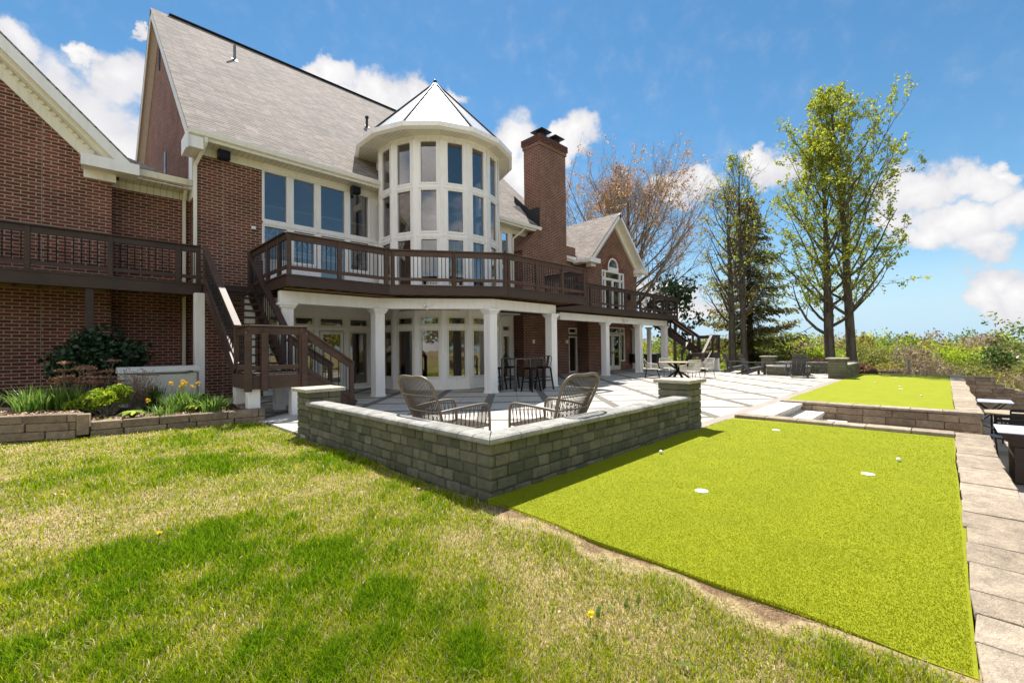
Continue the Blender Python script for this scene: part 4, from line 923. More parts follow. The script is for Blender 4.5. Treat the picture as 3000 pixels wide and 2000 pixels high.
railing(st, (sx1,14.2), (sx1,11.2), [.06,2.9], FZ-.02, RTOP-.05, .15, DECK, z1=.95, ztop1=1.97)
railing(st, (sx0-.02,10.85), (sx0-.02,sy0), [.8], LZ_-.05, 1.91, .13, RAIL)
railing(st, (sx0-.04,sy0-.02), (sx1+.05,sy0-.02), [.32,1.02], LZ_-.05, 1.91, .17, RAIL)
for x, y in ((sx0-.05,sy0-.05),(sx0+.24,sy0-.06),(sx1-.02,sy0-.06)):
    mb = MB(); mb.box(x-.06,x+.06,y-.05,y+.05,.56,1.76); mb.build('post', RAIL, st, bevel=.006)
for x, y, z0 in ((2.63,10.13,0),(3.46,10.13,0),(3.47,11.22,0),(2.66,11.25,.0)):
    mb = MB(); mb.box(x-.11,x+.11,y-.11,y+.11,z0-.1,.62); mb.build('stub_post', WHITE, st, bevel=.006)
for y in (sy0+.02, sy1-.08): stringer(st, (sx1,y,LZ_-.1), (4.75,y,.05), mat=RAIL)
for i in range(1, 5):
    x = sx1+(4.75-sx1)*(i-.3)/5; z = LZ_*(1-i/5); mb = MB(); mb.box(x-.13,x+.13,sy0+.05,sy1-.1,z-.04,z); mb.build('tread', DECK, st)
railing(st, (sx1+.05,sy0), (4.72,sy0), [1.02], .80, 1.84, .17, RAIL, z1=.08, ztop1=1.10)
railing(st, (sx1+.05,sy1-.05), (4.72,sy1-.05), [.06,1.02], .80, 1.80, .17, RAIL, z1=.08, ztop1=1.06)
# right staircase
rs = thing('deck_staircase', (25.5, 11, 0), 'dark wooden stairs with landing at the far right end of the decks', 'staircase')
qx0, qx1, qy0, qy1, qz = 25.05, 26.2, 9.2, 10.35, 1.02
mb = MB(); mb.box(qx0,qx1,qy0,qy1,qz-.04,qz); mb.build('landing', DECK, rs)
board(rs, [(qx0,qy0-.02),(qx1+.02,qy0-.02),(qx1+.02,qy1)], .045, .29, qz-.32, mat=DECK); board(rs, [(qx0,qy0),(qx0,qy1)], .045, .2, qz-.24)
for x in (25.6, 26.35): stringer(rs, (x,qy1-.1,qz), (x,13.3,3.12))
for i in range(1, 12):
    y = qy1+(13.25-qy1)*(i-.5)/12; z = qz+(FZ-qz)*i/12; mb = MB(); mb.box(25.62,26.33,y-.13,y+.14,z-.04,z); mb.build('tread', DECK, rs)
railing(rs, (25.6,13.3), (25.6,10.4), [.06,1.5,2.85], FZ-.02, RTOP-.05, .17, DECK, z1=qz, ztop1=qz+1.02)
railing(rs, (26.35,13.3), (26.35,10.4), [.06,1.5,2.85], FZ-.02, RTOP-.05, .17, DECK, z1=qz, ztop1=qz+1.02)
railing(rs, (qx1+.05,10.4), (qx1+.05,qy0), [.06,1.15], qz, qz+1.0, .14, DECK); railing(rs, (qx1+.05,qy0-.02), (qx0+.05,qy0-.02), [.1,1.1], qz, qz+1.0, .14, DECK)
for y in (qy0+.05, qy1-.05): stringer(rs, (qx0,y,qz-.1), (23.75,y,.05))
for i in range(1, 6):
    x = qx0+(23.75-qx0)*(i-.3)/6; z = qz*(1-i/6); mb = MB(); mb.box(x-.14,x+.14,qy0+.08,qy1-.08,z-.04,z); mb.build('tread', DECK, rs)
railing(rs, (qx0,qy0), (23.8,qy0), [1.2], qz-.1, qz+.98, .17, RAIL, z1=.08, ztop1=1.05); railing(rs, (qx0,qy1), (23.8,qy1), [1.2], qz-.1, qz+.98, .17, DECK, z1=.08, ztop1=1.05)
for x, y in ((25.25,9.32),(26.05,9.32),(26.05,10.2)):
    mb = MB(); mb.box(x-.13,x+.13,y-.13,y+.13,-.1,qz-.3); mb.build('stub_post', WHITE, rs, bevel=.006)
def flood(x, y, z, label):
    t = thing('flood_light', (x, y, z), label, 'light', 'twin-head flood lights on the white beam', 0, False)
    mb = MB(); mb.box(-.09,.09,0,.03,-.05,.05); mb.cyl((0,-.02,-.13), .035, .07, 10); mb.build('base', WHITE, t)
    for s in (-1, 1): 
        mb = MB(); mb.tube([(0,-.01,-.03),(s*.10,-.05,-.02),(s*.15,-.08,0)], [.015,.02,.045], 8); mb.sph((s*.155,-.085,0), .05,.05,.05, 8, 6); mb.build('lamp_head', WHITE, t, smooth=True)
flood(7.55, 11.08, 2.70, 'white twin flood light on the beam in front of the turret'); flood(20.0, 11.66, 2.72, 'white twin flood light on the far deck beam')
# ================================================================== masonry walls
def blocks(mb, O, U, N, u0, u1, z0, courses, ch, lens, depth, seed, jit=.010, gap=.006):
    """courses of separate tumbled blocks; faces jitter by a few mm"""
    r = random.Random(seed); z = z0
    for c in range(courses):
        u = u0+(0 if c % 2 == 0 else -r.uniform(.08, .16))
        while u < u1-.02:
            w = r.choice(lens)*r.uniform(.9, 1.1); a, b = max(u, u0), min(u+w, u1)
            if u1-b < .06: b = u1
            if b-a > .03:
                j = r.uniform(-jit, jit); mb.ob(P_(O,U,N,a+gap/2,j,z+gap/2), U*(b-a-gap), -N*(depth-j), Z3*(ch-gap))
            u = b if b == u1 else u+w
        z += ch
sw = thing('seat_wall', (4.5, 4.5, 0), 'grey tumbled block seat wall with rounded coping, corner towards the viewer', 'stone wall')
YF, XF = 2.93, 2.66
mb = MB(); L5 = [.14, .18, .22, .25]
blocks(mb, Vector((0,YF,0)), X3, NF, XF, 6.95, -.06, 5, .111, L5, .20, 1); blocks(mb, Vector((XF,0,0)), Vector((0,-1,0)), Vector((-1,0,0)), -7.2, -YF-.202, -.06, 5, .111, L5, .20, 2)
mb.build('block_course', WALLSTONE, sw, bevel=.022, seg=3)
mb = MB(); mb.box(XF+.02, 6.95, YF+.02, YF+.185, -.1, .49); mb.box(XF+.02, XF+.185, YF+.19, 7.2, -.1, .49); mb.build('mortar_core', simple('wall_joint', (.10,.096,.08), 1), sw)
def coping(root, a, b, mitre0=0, mitre1=0):
    a, b = Vector(a), Vector(b); d = (b-a); Ln = d.length; d.normalize(); n_ = Vector((d.y,-d.x,0)); r = random.Random(5)
    prof = [(-.04,0),(-.052,.012),(-.056,.03),(-.05,.052),(-.03,.066),(0,.07),(.19,.07),(.22,.064),(.235,.05),(.24,.03),(.235,.012),(.225,0)]
    s = 0; mb = MB()
    while s < Ln-.01:
        w = r.choice([.22,.30,.36]); e = min(Ln, s+w)
        if Ln-e < .1: e = Ln
        vs = []
        for k, t in ((0, s+.004), (1, e-.004)):
            for (o, z) in prof:
                tt = t
                if k == 0 and s == 0: tt = t+mitre0*o
                if k == 1 and e == Ln: tt = t+mitre1*o
                vs.append(a+d*tt-n_*o+Z3*z)
        n = len(prof); fs = [(i, (i+1)%n, n+(i+1)%n, n+i) for i in range(n)]+[tuple(reversed(range(n))), tuple(range(n, 2*n))]
        mb.add(vs, fs); s = e
    return mb.build('coping', COPESTONE, root, smooth=False, bevel=.003)
coping(sw, (XF,YF,.495), (6.96,YF,.495), 1, 0); coping(sw, (XF,7.2,.495), (XF,YF,.495), 0, -1)
def pillar(root, x0, y0, s, h, seed, n=7, cap=.055, mat=WALLSTONE, over=.06):
    mb = MB(); ch = h/n
    blocks(mb, Vector((0,y0,0)), X3, NF, x0, x0+s, 0, n, ch, [.22,.28,.34], s, seed, .004)
    p = mb.build('pillar', mat, root, bevel=.013, seg=2)
    mb = MB(); o = over; c = Vector((x0+s/2, y0+s/2, h)); e = s/2+o; r = random.Random(seed)
    top = [(x, y) for x, y in ((-e,-e),(0,-e),(e,-e),(e,0),(e,e),(0,e),(-e,e),(-e,0))]
    mb.prism([c+Vector((x+r.uniform(-.012,.012), y+r.uniform(-.012,.012), .001)) for x, y in top], (0,0,cap)); mb.build('cap', CAPSTONE, p, bevel=.012, seg=2)
pillar(sw, 6.96, 2.93, .52, .76, 3); pillar(sw, 2.66, 7.2, .52, .70, 4, over=.07)
# raised bed edging, left
bedw = thing('garden_wall', (.8, 10.2, 0), 'low brown block retaining wall edging the flower bed', 'retaining wall')
def bed_run(mb, x0, x1, z0, courses, ch, seed, lens):
    r = random.Random(seed)
    for c in range(courses):
        x = x0-(0 if c % 2 == 0 else r.uniform(.1,.2))
        while x < x1-.03:
            w = r.choice(lens); a, b = max(x, x0), min(x+w, x1)
            if x1-b < .08: b = x1
            if b-a > .05:
                pa, pb = Vector((a, float(bed_front(a)), 0)), Vector((b, float(bed_front(b)), 0)); d_ = pb-pa; n_ = Vector((-d_.y, d_.x, 0)).normalized()
                off = c*.012+r.uniform(-.006,.006)
                mb.ob(pa+n_*off+Z3*(z0+c*ch+.002)+d_*.012, d_*.976, n_*.24, Z3*(ch-.005))
            x = b if b == x1 else x+w
mb = MB(); bed_run(mb, -8, .05, -.03, 3, .135, 21, [.42,.5,.6]); bed_run(mb, .22, 2.72, -.06, 2, .14, 22, [.42,.5,.58])
pa = Vector((.06, float(bed_front(.06))-.015, .0)); mb.ob(pa+Z3*.02, (.15,-.05,0), (.03,.2,0), (0,0,.34))
r = random.Random(4)
for c in range(2):
    y = 9.86
    while y < 13.8: w = r.choice([.42,.5]); mb.box(2.50-.01*c, 2.74-.015*c, y+.003, min(y+w,13.9)-.003, -.06+c*.14, .08+c*.14-.004); y += w
mb.build('block_course', BEDSTONE, bedw, bevel=.014, seg=2)
# tan retaining wall round the putting greens
rw = thing('retaining_wall', (14, -.3, -1.25), 'long tan block retaining wall with flat coping along the putting greens', 'retaining wall')
def tan_blocks(O, U, N, u0, u1, z0, n, seed, depth=.25, ch=.15): 
    mb = MB(); blocks(mb, O, U, N, u0, u1, z0, n, ch, [.40,.45,.5], depth, seed, .007, .005); return mb.build('block_course', TANSTONE, rw, bevel=.012, seg=2)
def cap_run(x0, x1, yi, yo, z, seed, wob=0):
    r = random.Random(seed); mb = MB(); x = x0
    while x < x1-.02:
        w = r.uniform(.2, .44); e = min(x1, x+w); e = x1 if x1-e < .12 else e
        a, b = [yi+r.uniform(-.01,.01) for _ in range(2)]; c, d_ = [yo+wob*math.sin(q*1.9)+r.uniform(-.012,.012) for q in (x, e)]; dz = r.uniform(-.003,.003); sk = r.uniform(-.02,.02)
        mb.prism([(x+.004,a,z-.12+dz),(e-.004,b,z-.12+dz),(e-.004+sk,d_,z-.12+dz),(x+.004+sk,c,z-.12+dz)], (0,0,.12)); x = e
    return mb.build('coping', TANCOPE, rw, bevel=.008, seg=2)
cap_run(2.25, 9.30, -.075, -.43, .03, 31, .012); cap_run(12.08, 26.4, -.12, -.49, .03, 32, .018)
tan_blocks(Vector((0,-.42,0)), X3, NF, 2.3, 9.28, -1.30, 8, 33, .3); tan_blocks(Vector((0,-.47,0)), X3, NF, 12.1, 26.3, -1.30, 8, 34, .3)
# stair channel between the greens
tan_blocks(Vector((12.08,0,0)), Vector((0,-1,0)), Vector((-1,0,0)), -2.86, .46, -.93, 6, 35, .3); 
mb = MB(); r = random.Random(36); y = -.08
while y < 2.84: 
    w = r.uniform(.42,.55); e = min(y+w, 2.86); mb.box(8.84+r.uniform(-.01,.01), 9.14, y+.003, e-.003, -.06, .062+r.uniform(-.004,.004)); y = e
mb.build('block_course', TANCOPE, rw, bevel=.012, seg=2)
tan_blocks(Vector((9.16,0,0)), Vector((0,1,0)), Vector((1,0,0)), -.4, 2.86, -.95, 6, 37, .25)
mb = MB(); r = random.Random(38); y = -.42
while y < 2.84: w = r.uniform(.42,.5); e = min(y+w, 2.86); mb.box(12.06, 12.42, y+.003, e-.003, -.02, .034+r.uniform(-.003,.003)); y = e
mb.build('coping', TANCOPE, rw, bevel=.01, seg=2)
# stepped end wall beyond the terrace
ew = thing('retaining_wall', (26.3, -2, -1.25), 'tan block wall stepping down beyond the lower terrace', 'retaining wall')
mb = MB(); Oe = Vector((26.2,0,0)); Ue = Vector((0,-1,0)); Ne = Vector((-1,0,0))
for k in range(8):
    z = -1.25+.15*k+.0; steps = 8-k; ue = 1.42+.22*(max(0, 8-k-1)) if k >= 4 else 9
    blocks(mb, Oe, Ue, Ne, .45, {7:1.45,6:1.45,5:1.68,4:1.90}.get(k, 9), z, 1, .15, [.42,.48], .3, 50+k, .006, .005)
mb.build('block_course', TANSTONE, ew, bevel=.012, seg=2)
for u0, u1, z in ((.47,1.47,-.048),(1.47,1.69,-.35),(1.69,1.92,-.50),(1.92,6.0,-.65)):
    mb = MB(); r = random.Random(int(z*-100)); u = u0
    while u < u1-.02: w = .45; e = min(u+w, u1); mb.box(26.17, 26.52, -e+.003, -u-.003, z, z+.05); u = e
    mb.build('coping', TANCOPE, ew, bevel=.008)
# steps down between the greens
steps = thing('stone_steps', (10.6, 2, -.9), 'pale slab steps leading down between the two putting greens', 'steps')
for i in range(6):
    y1 = 2.86-.42*i; y0 = y1-.46 if i else 2.40; z = .005-.16*i
    mb = MB(); mb.box(9.45,12.02,y0-.02,y1 if i == 0 else y1-.0,z-.065,z); mb.build('tread', SLABSTONE, steps, bevel=.006)
    mb = MB(); blocks(mb, Vector((0,y0+.012,0)), X3, NF, 9.47, 12.0, z-.16, 1, .095, [.22,.3], .3, 60+i, .004); mb.build('riser', SLABSTONE, steps, bevel=.006)
# fire pit seating wall
fw = thing('seat_wall', (25.4, 4, 0), 'grey block seat wall with pillars behind the fire pit', 'stone wall')
mb = MB(); blocks(mb, Vector((25.3,0,0)), Vector((0,-1,0)), Vector((-1,0,0)), -6.2, -3.1, 0, 5, .1, [.2,.28,.34], .3, 71); blocks(mb, Vector((0,2.84,0)), X3, NF, 22.28, 25.6, 0, 5, .1, [.2,.28,.34], .3, 72); mb.build('block_course', WALLSTONE, fw, bevel=.012)
mb = MB(); mb.box(25.26,25.66,2.8,6.2,.502,.56); mb.box(22.27,25.255,2.8,3.18,.502,.56); mb.build('coping', COPESTONE, fw, bevel=.012)
pillar(fw, 21.68, 2.82, .58, .78, 73, 7, .06); pillar(fw, 25.2, 6.21, .58, .78, 74, 7, .06)
fp = thing('fire_pit', (23.55, 5.25, 0), 'low hexagonal grey block fire pit ringed by slatted chairs', 'fire pit')
mb = MB()
for k in range(6):
    a0, a1 = math.radians(60*k+18), math.radians(60*k+78); A = Vector((23.55+.98*math.cos(a0),5.25+.98*math.sin(a0),0)); B = Vector((23.55+.98*math.cos(a1),5.25+.98*math.sin(a1),0)); U = (B-A); w = U.length; U.normalize()
    blocks(mb, A, U, Vector((U.y,-U.x,0)), 0, w, 0, 4, .095, [.22,.3,.36], .26, 80+k, .004)
mb.build('block_course', WALLSTONE, fp, bevel=.012)
mb = MB()
ring = [[Vector((23.55+rr*math.cos(math.radians(60*k+18)),5.25+rr*math.sin(math.radians(60*k+18)),.382)) for k in range(6)] for rr in (1.0,.66)]
for k in range(6): mb.prism([ring[0][k],ring[0][(k+1)%6],ring[1][(k+1)%6],ring[1][k]], (0,0,.05))
mb.build('coping', COPESTONE, fp, bevel=.008); mb = MB(); mb.cyl((23.55,5.25,.05), .66, .25, 6); mb.build('ash_bowl', FLASH, fp)
# ================================================================== furniture
def rz_to(dx, dy): return math.atan2(dy, dx)-math.pi/2     # local +Y faces (dx,dy)
# ---- rope lounge chair (local: faces +Y)
def lounge_chair(label, loc, rz):
    t = thing('lounge_chair', loc, label, 'chair', 'rope lounge chairs behind the seat wall', rz, False)
    def bz(z): return -.30-(z-.36)*.42      # back plane leans backwards
    half = [(.27,.10),(.285,.38),(.33,.62),(.37,.80),(.365,.92),(.31,1.005),(.2,1.035),(.08,1.03),(0,1.025)]
    pts = [(x, bz(z) if z > .36 else -.30+.02*(.36-z), z) for x, z in half]; full = pts+[(-x, y, z) for x, y, z in reversed(pts[:-1])]
    # smooth the outline
    def chaikin(p, k=2):
        for _ in range(k):
            q = [p[0]]
            for a, b in zip(p[:-1], p[1:]):
                a, b = Vector(a), Vector(b); q += [a*.75+b*.25, a*.25+b*.75]
            p = q+[p[-1]]
        return p
    full = chaikin(full)
    mb = MB(); mb.tube(full, .019, 8); mb.build('back_frame', FRAMEC, t, smooth=True, uv=False)
    for s in (-1, 1):
        arm = chaikin([(s*.315,bz(.60)+.0,.60),(s*.36,-.2,.625),(s*.37,.1,.645),(s*.365,.30,.65),(s*.36,.36,.60),(s*.355,.37,.4),(s*.35,.38,0)])
        mb = MB(); mb.tube(arm, .018, 8); mb.build('arm', FRAMEC, t, smooth=True, uv=False)
        mb = MB(); mb.tube([(s*.27,-.30,.38),(s*.30,-.38,0)], .016, 8); mb.build('leg', FRAMEC, t, smooth=True, uv=False)
        mb = MB()
        for i in range(17):
            y = -.22+i*.034; zt = .628+.02*(y+.22)
            mb.tube([(s*.365,y,zt),(s*.34,y+.03*(1 if i%2 else -1),.355)], .0045, 4, False)
        mb.tube([(s*.335,-.28,.355),(s*.335,.37,.355)], .012, 6); mb.build('arm_weave', WICKER, t, uv=False)
    mb = MB(); n = 25
    for i in range(n):
        f = -1+2*(i+.5)/n
        xt, xb = f*.335, f*.265; zt = 1.03-.0*abs(f)-.30*max(0, abs(f)-.72)**1.0; bow = .05*(1-f*f)
        mb.tube([(xt,bz(zt),zt),((xt*.62+xb*.38),bz(.74)-bow,.74),(xb,bz(.42)-bow*.5,.42)], .0046, 4, False)
    for z, hw in ((.80,.365),(.60,.325),(.42,.28)):
        mb.tube([(hw*f, bz(z)-.05*(1-f*f), z) for f in np.linspace(-1,1,9)], .010, 6, False)
    mb.build('back_weave', WICKER, t, uv=False)
    mb = MB()
    for i in range(22):
        x = -.32+i*.64/21; mb.tube([(x*.85,-.28,.37),(x,.05,.345),(x*1.03,.36,.37)], .006, 4, False)
    mb.tube([(-.34,.37,.37),(.34,.37,.37)], .014, 6); mb.tube([(-.28,-.29,.37),(.28,-.29,.37)], .014, 6); mb.build('seat', WICKER, t, uv=False)
    return t
c1 = lounge_chair('brown rope lounge chair at the left arm of the seat wall, its arm pointing right', (3.50,4.62,0), -math.pi/2)
dup(c1, (4.42,3.72,0), 0.0, 'brown rope lounge chair at the right arm of the seat wall, its arm pointing left')
# ---- bar set
bt = thing('bar_table', (10.7,10.1,0), 'tall narrow metal bar table in front of the chimney brick', 'table', None, 0, False)
mb = MB(); mb.box(-.7,.7,-.33,.33,1.02,1.05); mb.build('tabletop', GREYMETAL, bt, bevel=.004)
for x in (-.67, .67):
    for y in (-.3, .3): mb = MB(); mb.box(x-.03,x+.03,y-.03,y+.03,0,1.02); mb.build('leg', GREYMETAL, bt, bevel=.004)
def bar_stool(label, loc, rz):
    t = thing('bar_stool', loc, label, 'stool', 'black metal bar stools', rz, False)
    mb = MB(); mb.box(-.15,.15,-.15,.15,.74,.765); mb.prism([(-.16,-.16,.70),(.16,-.16,.70),(.16,.16,.70),(-.16,.16,.70)],(0,0,.04)); mb.build('seat', DARKMETAL, t, bevel=.02, seg=2)
    for sx in (-1, 1):
        for sy in (-1, 1): mb = MB(); mb.prism([(sx*.15-.02,sy*.15-.02,.72),(sx*.15+.02,sy*.15-.02,.72),(sx*.15+.02,sy*.15+.02,.72),(sx*.15-.02,sy*.15+.02,.72)],(sx*.07,sy*.07,-.72)); mb.build('leg', DARKMETAL, t)
    mb = MB()
    for z, e in ((.30,.188),(.42,.178)):
        for a in (-1, 1): mb.tube([(-e,a*e,z),(e,a*e,z)], .01, 5); mb.tube([(a*e,-e,z),(a*e,e,z)], .01, 5)
    mb.build('stretcher', DARKMETAL, t, uv=False)
    mb = MB(); mb.tube([(-.15,-.13,.76),(-.185,-.17,.95),(-.17,-.2,1.06),(-.1,-.22,1.12),(.1,-.22,1.12),(.17,-.2,1.06),(.185,-.17,.95),(.15,-.13,.76)], .012, 6); mb.prism([(-.05,-.15,.765),(.05,-.15,.765),(.06,-.22,1.12),(-.06,-.22,1.12)],(0,-.008,0)); mb.build('backrest', DARKMETAL, t)
    return t
b1 = bar_stool('black metal bar stool at the near side of the bar table, left one', (10.35,9.42,0), 0.05)
dup(b1, (11.15,9.55,0), -.15, 'black metal bar stool at the near side of the bar table, beside the column')
dup(b1, (9.95,10.55,0), math.pi+.3, 'black metal bar stool at the left end behind the bar table, nearest the turret'); dup(b1, (10.75,10.75,0), math.pi, 'black metal bar stool on the far side of the bar table against the brick')
# ---- dining set
dt = thing('dining_table', (18.45,8.2,0), 'round wood topped patio table on crossed black legs', 'table', None, .5, False)
mb = MB(); mb.cyl((0,0,.685), .80, .035, 40); mb.build('tabletop', TEAK, dt, bevel=.008)
for a in (0, math.pi/2, math.pi, 3*math.pi/2):
    ca, sa = math.cos(a+.3), math.sin(a+.3); mb = MB(); mb.beam((ca*.52,sa*.52,.0),(-ca*.45,-sa*.45,.68),.09,.07); mb.build('leg', DARKMETAL, dt, bevel=.006)
def rope_chair(label, loc, rz):
    t = thing('dining_chair', loc, label, 'chair', 'pale rope chairs round the patio table', rz, False)
    fr = [(-.27,.26,.40),(-.31,.22,.62),(-.31,.0,.635),(-.30,-.2,.66),(-.24,-.32,.84),(.24,-.32,.84),(.30,-.2,.66),(.31,0,.635),(.31,.22,.62),(.27,.26,.40)]
    mb = MB(); mb.tube(fr, .016, 8); mb.tube([(-.25,-.24,.40),(.25,-.24,.40)], .014, 6); mb.tube([(-.27,.26,.40),(.27,.26,.40)], .014, 6); mb.build('frame', ROPE, t, smooth=True, uv=False)
    mb = MB()
    for i in range(15): f = -.23+.46*i/14; mb.tube([(f,-.32,.83),(f*.95,-.25,.42)], .009, 4, False)
    for s in (-1, 1):
        for i in range(12): y = -.26+i*.042; mb.tube([(s*.31,y,.63+(.1*(-y-.2) if y < -.2 else 0)),(s*.26,y+.02,.41)], .009, 4, False)
    mb.build('backrest', ROPE, t, uv=False)
    mb = MB(); mb.box(-.26,.26,-.24,.26,.385,.415); mb.build('seat', ROPE, t, bevel=.012, seg=2)
    for sx in (-1, 1):
        for sy in (-1, 1): mb = MB(); mb.tube([(sx*.23,sy*.22,.39),(sx*.27,sy*.30,0)], .012, 6); mb.build('leg', DARKMETAL, t, uv=False)
    return t
d1 = rope_chair('pale rope dining chair at the left of the round table', (18.15,9.25,0), rz_to(.5,-.9))
dup(d1, (19.35,9.1,0), rz_to(-.7,-.7), 'pale rope dining chair behind the round table, only its back showing'); dup(d1, (16.95,7.05,0), rz_to(.55,.75), 'pale rope dining chair at the right of the round table')
dup(d1, (19.6,7.5,0), rz_to(-1,.5), 'pale rope dining chair beyond the crossed legs of the round table')
# ---- slatted fire pit chairs
def adirondack(label, loc, rz):
    t = thing('adirondack_chair', loc, label, 'chair', 'dark slatted chairs round the fire pit', rz, False)
    bl = Vector((0,-.30,.92-.30)).normalized()
    for i in (-1, 0, 1):
        mb = MB(); mb.ob((i*.175-.082,-.22,.27), (.164,0,0), (0,-.33,.72), (0,-.02,-.01)); mb.build('back_slat', ADIR, t, bevel=.008)
    mb = MB(); mb.ob((-.255,-.475,.76),(.51,0,0),(0,-.03,.065),(0,-.03,-.01)); mb.build('back_batten', ADIR, t, bevel=.004)
    mb = MB(); mb.ob((-.255,-.33,.44),(.51,0,0),(0,-.03,.065),(0,-.03,-.01)); mb.build('back_batten', ADIR, t, bevel=.004)
    mb = MB()
    for i in range(5): y = -.16+i*.105; mb.ob((-.27,y,.275+.02*i),(.54,0,0),(0,.095,.019),(0,-.004,.02))
    mb.build('seat', ADIR, t, bevel=.005)
    for s in (-1, 1):
        mb = MB(); mb.prism([(s*.275,.40,.36),(s*.275,.40,.27),(s*.275,.05,.17),(s*.275,-.35,.03),(s*.275,-.62,.0),(s*.275,-.66,.03),(s*.275,-.4,.14),(s*.275,-.1,.27)],(s*.025,0,0)); mb.build('leg', ADIR, t, bevel=.004)
        mb = MB(); mb.ob((s*.30,.34,0),(s*.03,0,0),(0,.11,0),(0,.02,.55)); mb.build('leg', ADIR, t, bevel=.004)
        mb = MB(); mb.prism([(s*.25,.50,.56),(s*.41,.50,.56),(s*.41,.1,.565),(s*.36,-.42,.57),(s*.27,-.42,.57)],(0,0,.024)); mb.build('armrest', ADIR, t, bevel=.005)
        mb = MB(); mb.beam((s*.30,-.36,.58),(s*.30,-.30,.1),.03,.06); mb.build('brace', ADIR, t)
    return t
a1 = adirondack('dark grey slatted chair with its back squarely to the viewer at the fire pit', (22.05,4.55,0), rz_to(.92,.4))
dup(a1, (22.95,6.55,0), rz_to(.62,-.8), 'dark grey slatted chair left of the fire pit, grey back slats catching light'); dup(a1, (24.35,7.75,0), rz_to(.55,-.85), 'bluish dark slatted chair furthest left near the tree trunks')
# ---- golf balls and cup covers
def small(name, loc, label, cat, group, r, cup=False):
    mb = MB()
    if cup: mb.cyl((0,0,0), r, .006, 28)
    else: mb.sph((0,0,r), r, r, r, 18, 12)
    o = mb.build(name, BALLW, smooth=not cup, uv=False); o.location = loc; return tag(o, label, cat, group)
for x, y, l in ((5.24,2.57,'white golf ball in the edge of the seat wall shadow'),(6.67,.40,'white golf ball on the near green by the right coping'),(22.6,1.38,'white golf ball farthest back on the far green'),(19.6,1.74,'white golf ball left on the far green'),(18.3,1.02,'white golf ball beside the cup on the far green'),(15.3,.45,'white golf ball nearest the coping on the far green')):
    small('golf_ball', (x, y, .012), l, 'ball', 'golf balls on the greens', .0225)
for x, y, l in ((4.12,1.63,'white round cup cover nearest the seat wall'),(5.8,.59,'white round cup cover near the right coping'),(7.89,1.93,'white round cup cover near the stone steps'),(17.6,.97,'white round cup cover on the far green')):
    small('cup_cover', (x, y, .0125), l, 'golf cup', 'golf cups in the greens', .057, True)
# ---- lower terrace furniture
LT = -1.25
bx_ = thing('storage_box', (12.75,-1.05,LT), 'brown wicker storage box with flared pale top on the lower terrace', 'wicker box')
mb = MB(); mb.prism([(12.22,-.86,LT+.02),(13.2,-.86,LT+.02),(13.2,-1.7,LT+.02),(12.22,-1.7,LT+.02)],(0,0,.66)); mb.build('body', WEAVE, bx_, bevel=.01)
mb = MB(); A = [(12.22,-.85),(13.2,-.85),(13.2,-1.72),(12.22,-1.72)]; B = [(12.14,-.68),(13.25,-.68),(13.25,-1.8),(12.14,-1.8)]
vs = [(x, y, LT+.69) for x, y in A]+[(x, y, LT+.93) for x, y in B]; mb.add(vs, [(3,2,1,0),(4,5,6,7)]+[(i,(i+1)%4,4+(i+1)%4,4+i) for i in range(4)]); mb.build('rim', WEAVE, bx_)
mb = MB(); mb.box(12.13,13.26,-1.81,-.67,LT+.931,LT+.955); mb.build('lid', CUSHION, bx_, bevel=.01)
mt = thing('patio_table', (21.1,-1.05,LT), 'grey slatted metal table on the lower terrace by the stepped wall', 'table')
mb = MB()
for i in range(8): mb.box(20.6+i*.13,20.72+i*.13,-1.5,-.62,LT+.70,LT+.73)
mb.build('tabletop', CUSHION, mt)
for x in (20.7,21.5): mb = MB(); mb.beam((x,-.7,LT),(x,-1.35,LT+.7),.05,.03); mb.beam((x,-1.4,LT),(x,-.7,LT+.7),.05,.03); mb.build('leg', DARKMETAL, mt)
rt = thing('patio_table', (18.0,-1.15,LT), 'round tan topped table on the lower terrace', 'table')
mb = MB(); mb.cyl((18.0,-1.15,LT+.68), .52, .035, 28); mb.build('tabletop', TEAK, rt)
for a in range(4): mb = MB(); c_, s_ = math.cos(a*1.571+.6)*.33, math.sin(a*1.571+.6)*.33; mb.tube([(18+c_,-1.15+s_,LT),(18+c_,-1.15+s_,LT+.68)], .025, 6); mb.build('leg', DARKMETAL, rt, uv=False)
def metal_chair(label, loc, rz):
    t = thing('patio_chair', loc, label, 'chair', 'dark metal chairs on the lower terrace', rz, False)
    for s in (-1, 1): mb = MB(); mb.tube([(s*.28,-.35,.95),(s*.28,-.28,.55),(s*.29,-.22,.62),(s*.30,.2,.64),(s*.30,.29,.58),(s*.29,.3,0)], .016, 6); mb.tube([(s*.28,-.26,.42),(s*.28,-.34,0)], .016, 6); mb.build('arm', DARKMETAL, t, smooth=True, uv=False)
    mb = MB(); mb.box(-.28,.28,-.26,.3,.40,.43); mb.build('seat', DARKMETAL, t, bevel=.01)
    mb = MB()
    for i in range(5): z = .5+i*.1; mb.box(-.28,.28,-.30-.01*i-.03*(i/4),-.285-.01*i-.03*(i/4),z,z+.07)
    mb.build('backrest', DARKMETAL, t); return t
m1 = metal_chair('dark metal chair tight against the retaining wall of the far green', (15.3,-.98,LT), -math.pi/2+.3); dup(m1, (16.7,-1.35,LT), rz_to(1,.15), 'dark metal chair in front of the round tan table')
